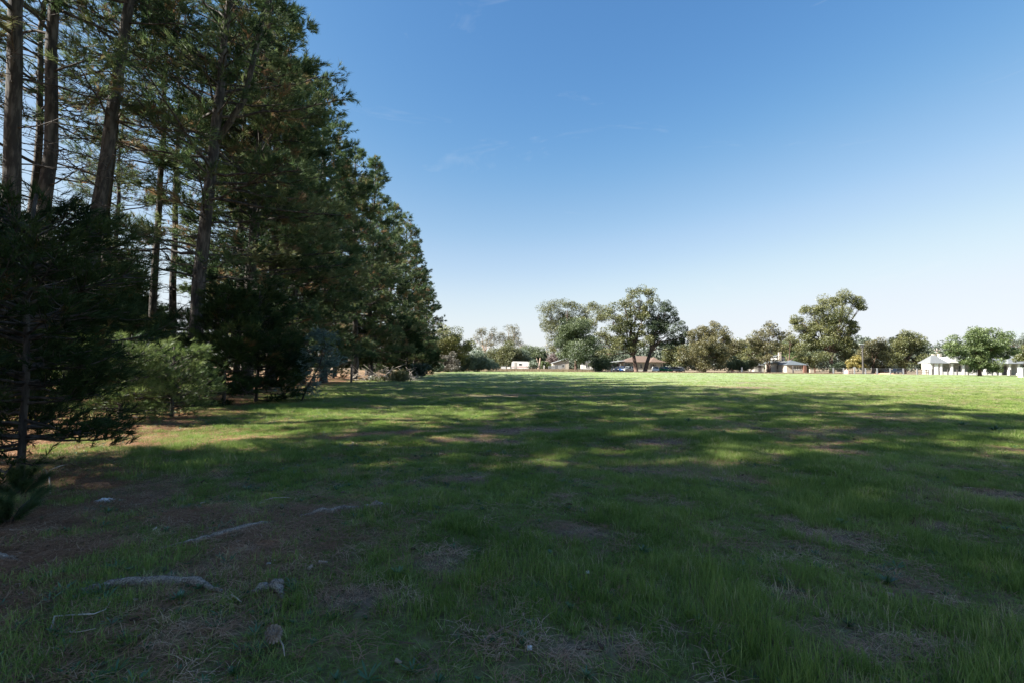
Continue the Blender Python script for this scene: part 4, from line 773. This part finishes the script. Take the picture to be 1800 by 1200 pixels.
# white villa with veranda
Y = 124.; o = empty('villa', (0, 0, 0), label='white villa with a columned veranda and pale iron roof behind the spreading tree', cat='villa')
vx0, vx1 = X(1636, Y), X(1812, Y); wy = Y + 2.4
part('wall', M_GREYW, o, [(X(1657, Y), vx1, wy, wy + 4, 0, 2.9)])
m_ = MB(); hip(m_, vx0 - .3, X(1668, Y), Y - .3, Y + 3.6, 2.95, 4.9); hip(m_, X(1668, Y) + .02, vx1, Y - .3, wy + 4.5, 2.95, 4.9, 3.0); hip(m_, X(1768, Y), X(1806, Y), Y - .7, wy + 3, 3.0, 5.3); m_.build('roof', M_IRON, o)
m_ = MB(); gx_ = X(1676, Y); m_.prism([(gx_ - 1.4, 3.05), (gx_ + 1.4, 3.05), (gx_, 4.5)], Y - .6, wy + 3); m_.build('gable', M_WHITE, o)
m_ = MB(); m_.prism([(X(1714, Y), 4.2), (X(1733, Y), 4.2), (X(1728, Y), 5.9), (X(1719, Y), 5.9)], wy + 1, wy + 5); m_.build('dark_dormer', M_DKROOF, o)
part('chimney', M_CREAM, o, [(X(1656, Y), X(1656, Y) + .6, wy, wy + .7, 3.6, 5.3)]); part('chimney', M_CREAM, o, [(X(1682, Y), X(1682, Y) + .6, wy + 2.5, wy + 3.2, 4.2, 5.5)])
for p_, ww in ((1637.5, .5), (1646.5, .9), (1655, .5), (1674, .5), (1694, .5), (1714, .5), (1733, .5), (1759, .5), (1775.5, .55), (1791, .5), (1806, .5)):
    m_ = MB(); xx = X(p_, Y); m_.box(xx - ww / 2, xx + ww / 2, Y, Y + .5, 0, 2.8); m_.box(xx - ww / 2 - .08, xx + ww / 2 + .08, Y - .08, Y + .58, 2.6, 2.83); m_.build('column', M_WHITE, o)
part('balustrade', M_WHITE, o, [(X(p0, Y) + .3, X(p1, Y) - .3, Y + .1, Y + .35, 0, .75) for p0, p1 in ((1655, 1674), (1674, 1694), (1694, 1714), (1714, 1733), (1733, 1757))])
for p_ in (1660, 1667, 1684, 1700, 1720, 1740): window(o, X(p_, Y), X(p_ + 5, Y), wy - .002, .85, 2.3)
part('door', M_DKPOST, o, [(X(1765, Y), X(1770, Y), wy - .06, wy - .004, 0, 2.2)]); part('door', M_DKPOST, o, [(X(1780, Y), X(1787, Y), wy - .06, wy - .004, 0, 2.3)])
# cabinet at the right edge
o = empty('utility_cabinet', (X(1800, 92) + .15, 92, 0), label='pale green white metal cabinet cut by the right picture edge', cat='cabinet'); part('body', M_WHITE, o, [(-.95, .9, -.4, .4, 0, 1.8)]); part('lid', M_IRON2, o, [(-1.0, .95, -.45, .45, 1.802, 1.88)]); part('door', M_IRON, o, [(-.8, .75, -.42, -.402, .15, 1.7)])
# fences
def fence(name, label, posts, Y, hh, pm, pw, wires, mesh_top=None):
    o = empty(name, (0, 0, 0), label=label, cat='fence')
    for p_ in posts: part('post', pm, o, [(X(p_, Y) - pw / 2, X(p_, Y) + pw / 2, Y - pw / 2, Y + pw / 2, -.1, hh)])
    for z in wires: m_ = MB(); m_.tube([(X(posts[0], Y), Y + pw * .6, z), (X(posts[-1], Y), Y + pw * .6, z)], .012, 4); m_.build('wire', M_WIRE, o)
    return o
fence('wire_fence', 'wire fence with light grey concrete posts from the massive gum to the white villa', [1465, 1483, 1502, 1521.5, 1542, 1565, 1588, 1612], 122.5, 1.5, M_POST, .22, (.3, .6, .9, 1.2, 1.42))
fence('wire_fence', 'wire fence with thin dark posts in front of the white villa', [1639, 1666, 1682.5, 1702, 1719, 1744, 1753, 1776, 1812], 117, 1.4, M_DKPOST, .17, (.45, .9, 1.3))
fence('wire_fence', 'low wire fence on thin grey sticks through the dry grass by the caravan', [812, 840, 868, 875, 908, 934, 957, 985, 1010, 1040, 1045], 124.5, 1.15, M_WOOD, .12, (.5, .95))
o = empty('gate_posts_rail', (0, 0, 0), label='short pale timber rail fence at the left end of the white villa', cat='fence'); Y = 128.
for p_ in (1613, 1620, 1628, 1634): part('post', M_WOOD, o, [(X(p_, Y) - .08, X(p_, Y) + .08, Y - .08, Y + .08, -.1, 1.3)])
part('rail', M_WOOD, o, [(X(1612, Y), X(1635, Y), Y - .14, Y - .083, z, z + .12) for z in (.5, 1.05)])
o.name = 'rail_fence'
o = empty('log_barrier', (0, 0, 0), label='long low dark log barrier on the far grass left of the white cottage', cat='barrier'); m_ = MB(); m_.tube([(X(1277, 127), 127, .28), (X(1342, 127), 127, .25)], .13, 7); m_.build('log', M_DKPOST, o)
for p_ in (1281, 1300, 1320, 1338): part('stub', M_WOOD, o, [(X(p_, 127) - .12, X(p_, 127) + .12, 127.14, 127.34, -.1, .4)])
for p_, Y, hh, lb in ((1304, 127.5, 1.45, 'lone pale bollard post in front of the long green bush'), (1075, 131, 1.2, 'short pale post in front of the carport'), (956.5, 127, 1.5, 'white square post standing in the dry grass left of the iron fence'), (1046, 130, 1.7, 'white post at the left edge of the round green bush'), (1394, 126, 1.8, 'dark slim post in front of the dark roofed cottage')):
    o = empty('post', (X(p_, Y), Y, 0), label=lb, cat='post', group='posts at the far side of the field'); part('shaft', M_WHITE if 'white' in lb or 'pale' in lb else M_DKPOST, o, [(-.13, .13, -.13, .13, -.1, hh)]); part('cap', M_POST, o, [(-.16, .16, -.16, .16, hh, hh + .06)])
# poles and overhead wires
Y = 123.; o = empty('lamp_pole', (X(1517, Y), Y, 0), label='tall dark pole with a lamp head right of the massive gum', cat='pole'); m_ = MB(); m_.tube([(0, 0, -.1), (0, 0, 3.5), (0, 0, 7.6)], [.2, .17, .14], 8); m_.build('pole', M_DKPOST, o)
part('lamp_head', M_IRON2, o, [(-.75, .35, -.2, .2, 7.4, 7.62)]); part('bracket', M_DKPOST, o, [(-.3, .3, -.15, .15, 6.7, 7.35)])
def pole(px, Y, hh, lb):
    o = empty('power_pole', (X(px, Y), Y, 0), label=lb, cat='power pole', group='power poles behind the houses'); m_ = MB(); m_.tube([(0, 0, -.1), (0, 0, hh)], [.16, .11], 8); m_.build('pole', M_DEADWOOD, o); part('crossarm', M_WOOD, o, [(-1.0, 1.0, -.17, -.05 - .003, hh - .7, hh - .55)])
    for s in (-.85, 0, .85): m_ = MB(); m_.tube([(s, -.1, hh - .55), (s, -.1, hh - .35)], .05, 6); m_.build('insulator', M_WHITE, o)
    return np.array([X(px, Y), Y, hh])
pa = pole(1648, 150, 7.8, 'pale power pole rising behind the left end of the white villa'); pb = pole(961, 160, 8.6, 'thin power pole behind the purplish bush'); pc = pole(1840, 110, 7.6, 'power pole outside the right picture edge')
o = empty('overhead_wires', (0, 0, 0), label='pair of overhead wires sagging behind the spreading green tree', cat='wires')
for s in (-.85, .85):
    t = np.linspace(0, 1, 16); pts = pa + [s, -.1, -.35] + (pc - pa) * t[:, None]; pts[:, 2] -= 4 * .5 * t * (1 - t); m_ = MB(); m_.tube(pts, .025, 4); m_.build('wire', M_WIRE, o)
# mound of sand, tarp cone
m_ = MB(); c = np.array([X(1556, 124.5), 124.5, 0]); a = np.linspace(0, 2 * np.pi, 25)[:-1]
for k in range(6): pass
rings = [(2.6, 0.), (2.0, .12), (1.2, .24), (.5, .3)]; v = [(rx * 1.1 * math.cos(t), rx * .5 * math.sin(t), z + .03 * math.sin(5 * t)) for rx, z in rings for t in a] + [(0, 0, .32)]
m_.add(v, [(72 + i_, 72 + (i_ + 1) % 24, 96) for i_ in range(24)], [(24 * k + i_, 24 * k + (i_ + 1) % 24, 24 * (k + 1) + (i_ + 1) % 24, 24 * (k + 1) + i_) for k in range(3) for i_ in range(24)])
tag(m_.build('sand_mound', plain('orange sand', (.55, .33, .20), .95, var=.15), smooth=True, loc=c), 'low mound of orange sand at the foot of the concrete post fence', 'mound')
m_ = MB(); v = [(r_x * math.cos(t) * (1 + .12 * math.sin(3 * t)), r_x * .8 * math.sin(t), z) for r_x, z in ((.7, 0), (.68, .45), (.45, .8), (.15, 1.0)) for t in a] + [(0, 0, 1.22)]
m_.add(v, [(72 + i_, 72 + (i_ + 1) % 24, 96) for i_ in range(24)], [(24 * k + i_, 24 * k + (i_ + 1) % 24, 24 * (k + 1) + (i_ + 1) % 24, 24 * (k + 1) + i_) for k in range(3) for i_ in range(24)])
tag(m_.build('covered_heap', plain('faded pink tarp', (.62, .40, .36), .7, var=.12), smooth=True, loc=(X(1488, 124), 124, 0)), 'small pinkish covered heap behind the fence below the yellow bush', 'heap')

# ------------------------------------------------------------------ under the pines
Y = 40.; x0 = X(618, Y); o = empty('meter_box', (x0, Y, 0), label='weathered grey box on a slim dark post between two pine trunks', cat='box on post')
part('post', M_DKPOST, o, [(-.07, .07, -.07, .07, -.1, 1.95)]); b_ = part('box', M_WOOD, o, [(-.24, .2, -.22, -.075, 1.72, 2.3)]); part('door', M_WOOD, b_, [(-.2, .16, -.235, -.223, 1.77, 2.25)]); part('brace', M_DKPOST, o, [(-.2, .16, -.072, -.01, 1.955, 2.03)])
Y = 33.; o = empty('marker_stake', (X(507.5, Y), Y, 0), label='small orange marker on a stake beside the flared pine trunk', cat='marker'); part('stake', M_WOOD, o, [(-.02, .02, -.02, .02, -.05, .45)]); part('marker', M_ORANGE, o, [(-.07, .07, -.04, .04, .452, .72)])
# roots
def root_ob(pts, rad, label, seed):
    r = np.random.default_rng(seed); g_ = [G(*p) for p in pts]; t = np.linspace(0, 1, len(g_)); tt = np.linspace(0, 1, 28); p = np.stack([np.interp(tt, t, [q[c] for q in g_]) for c in range(3)], -1)
    k = np.convolve(np.pad(r.normal(0, 1, 28), 2, 'edge'), np.ones(5) / 5, 'valid'); rr_ = .74 * np.interp(tt, np.linspace(0, 1, len(rad)), rad); p[:, 2] += rr_ * (.5 + .5 * k) + .012 ; p[:, :2] += r.normal(0, .006, (28, 2))
    m_ = MB(); m_.tube(p, rr_ * (1 + .30 * k), 12); tag(m_.build('tree_root', M_ROOT, smooth=True), label, 'root', 'exposed pine roots in the foreground')
root_ob([(140, 1043), (200, 1035), (270, 1030), (340, 1031), (395, 1045)], [.012, .035, .045, .04, .015], 'thick humped grey root at the lower left', 1)
root_ob([(285, 970), (340, 962), (385, 950), (430, 937), (480, 927)], [.012, .024, .036, .034, .016], 'pale root surfacing above the thick humped one, left piece of a broken line', 2)
root_ob([(525, 918), (560, 910), (600, 906), (628, 903)], [.016, .034, .036, .018], 'short pale root, middle piece of a broken line', 3)
root_ob([(640, 901), (662, 899), (690, 899)], [.02, .04, .02], 'smallest pale root lump at the far right end of the broken line', 4)
root_ob([(-30, 985), (0, 988), (28, 993), (45, 1000)], [.03, .03, .022, .008], 'pale root poking in at the left picture edge', 5)
root_ob([(438, 1050), (460, 1044), (480, 1040), (492, 1045), (498, 1056)], [.015, .03, .04, .038, .02], 'bent knobbly root end right of the thick humped root', 6)
def stick(pts, r, label, name='stick'):
    p = np.array([G(*q) for q in pts]); p[:, 2] += .02 + np.abs(np.sin(np.arange(len(p)) * 1.7)) * .02; m_ = MB(); m_.tube(p, np.linspace(r, r * .4, len(p)), 6); tag(m_.build(name, M_DEADWOOD, smooth=True), label, 'stick', 'dead sticks on the ground')
stick([(90, 1110), (95, 1095), (125, 1088), (165, 1090), (185, 1080), (193, 1068)], .006, 'long thin curved dead twig below the thick humped root')
stick([(80, 833), (86, 845), (88, 870)], .012, 'short bent pale stick beside the pine seedlings')
stick([(86, 832), (105, 827), (120, 822)], .008, 'straight pale stick lying right of the short bent one')
stick([(405, 1053), (413, 1062), (424, 1067)], .006, 'tiny stick lying just left of the knobbly root end')
stick([(457, 887), (480, 884), (510, 881)], .006, 'straight pale twig in the grass above the broken line of roots')
stick([(490, 1130), (497, 1148), (500, 1162)], .005, 'thin dead stalk lying beside the pine cone')
# pine cone
def cone():
    c = G(480, 1140); o = empty('pine_cone', c + [0, 0, .075], label='round grey brown pine cone lying in the foreground grass', cat='pine cone'); o.rotation_euler = (.75, .9, .5); o.scale = (.72, .72, .72); m_ = MB(); m_.tube([(0, 0, -.05), (0, 0, -.02), (0, 0, .02), (0, 0, .055)], [.02, .035, .03, .008], 10); m_.build('core', M_CONE, o)
    m_ = MB(); n = 64
    for k in range(n):
        u = k / n; z = -.05 + .105 * u; a = k * 2.39996; R = .047 * math.sin(math.pi * min(1, .18 + .82 * u) ** .8) + .006; d = np.array([math.cos(a), math.sin(a), 0]); s = np.array([-d[1], d[0], 0]) * .009; up = np.array([0, 0, 1])
        b_ = d * R * .5 + up * z; e = d * R * 1.22 + up * (z + .016); m_.add([b_ - s * .6, b_ + s * .6, e + s, e - s, e + d * .002 + up * .006, b_ + up * .004], [(3, 2, 4), (0, 3, 5), (2, 1, 5), (3, 4, 5), (4, 2, 5)], [(0, 1, 2, 3)])
    m_.build('scales', M_CONE, o)
cone()
def paper(px, py, w_, h_, label, seed, flat=.5, name='litter_paper'):
    r = np.random.default_rng(seed); c = G(px, py); n = 9; m_ = MB(); u, v = np.meshgrid(np.linspace(-1, 1, n), np.linspace(-1, 1, n)); ed = 1 - .22 * r.random((n, n))
    z = (.35 + .65 * r.random((n, n))) * h_ * (1 - .5 * np.maximum(abs(u), abs(v)) ** 2); xx = u * w_ / 2 * ed; yy = v * w_ * flat / 2 * ed + .15 * xx
    top = np.stack([xx, yy, z], -1).reshape(-1, 3); i_ = np.arange(n - 1)[:, None] * n; j_ = np.arange(n - 1)[None]; q = np.stack([i_ + j_, i_ + j_ + 1, i_ + n + j_ + 1, i_ + n + j_], -1).reshape(-1, 4)
    bt = top * [1, 1, 0] + [0, 0, .0]; m_.add(np.vstack([top, bt]), quads=np.vstack([q, q[:, ::-1] + n * n])); tag(m_.build(name, M_PAPER, loc=c), label, 'litter', 'white scraps on the grass')
paper(184, 880, .17, .05, 'crumpled pale sheet of paper lying left in the shaded grass, biggest white scrap', 1)
paper(472, 996, .035, .014, 'left one of two tiny white scraps lying together above the knobbly root', 2); paper(481, 991, .035, .014, 'right one of two tiny white scraps lying together above the knobbly root', 3)
paper(931, 1146, .03, .02, 'tiny white scrap near the bottom centre of the picture', 4, .9); paper(1033, 1009, .028, .02, 'tiny white scrap in the grass right of the centre', 5, .9)
paper(35, 979, .03, .02, 'tiny white ball of paper above the root at the left edge', 6, .9); paper(70, 1049, .035, .015, 'tiny white scrap left of the thick humped root', 7); paper(316, 1044, .03, .015, 'tiny white scrap right in front of the thick humped root', 8)
# conspicuous broad weeds
r = np.random.default_rng(66)
for px, py, s, tn, lb in ((497, 795, 1.6, .3, 'leafy weed standing where sun meets shade left of the centre'), (1210, 742, 2.6, .15, 'large dark weed clump on the mid field, left of two alike'), (1272, 763, 2.2, .2, 'small dark weed clump nearer the viewer than its big neighbour'), (1748, 760, 3.0, .1, 'large dark weed clump near the right edge where the shade ends'), (1692, 748, 2.4, .3, 'weed clump just left of the large dark one by the right edge'), (1475, 912, 1.5, .6, 'bright green broad leaved weed on the bare patch'), (1560, 1015, 1.5, .3, 'broad leaved weed low in the right grass'), (190, 905, 1.3, .55, 'long leaved weed just below the crumpled paper'), (315, 1060, 1.3, .25, 'leafy weed tuft in front of the thick humped root'), (1130, 975, 1.4, .35, 'flat leaved weed in the grass right of the centre'), (700, 1020, 1.3, .4, 'upright grey green weed in the needle strewn foreground')):
    c = G(px, py); o = empty('weed_plant', c, r.uniform(0, 6), label=lb, cat='weed', group='conspicuous weeds in the grass'); t = rosette(30, .075 * s, .008 * s, 1.0, r); t.a = [a_ * 0 + np.float32(np.clip(tn + r.normal(0, .08), 0, 1)) for a_ in t.a]
    t.build('leaves', leafmat_w if 'leafmat_w' in globals() else globals().setdefault('leafmat_w', leafy('weed clump leaves', [(0.0, (0.03, 0.08, 0.025)), (1.0, (0.13, 0.22, 0.07))], .25, .35, gloss=.08)), o)
    tb = MB(); tb.tube([(0, 0, -.02), (0, 0, .02)], [.012 * s, .006 * s], 6); tb.build('stem', M_WOOD, o)
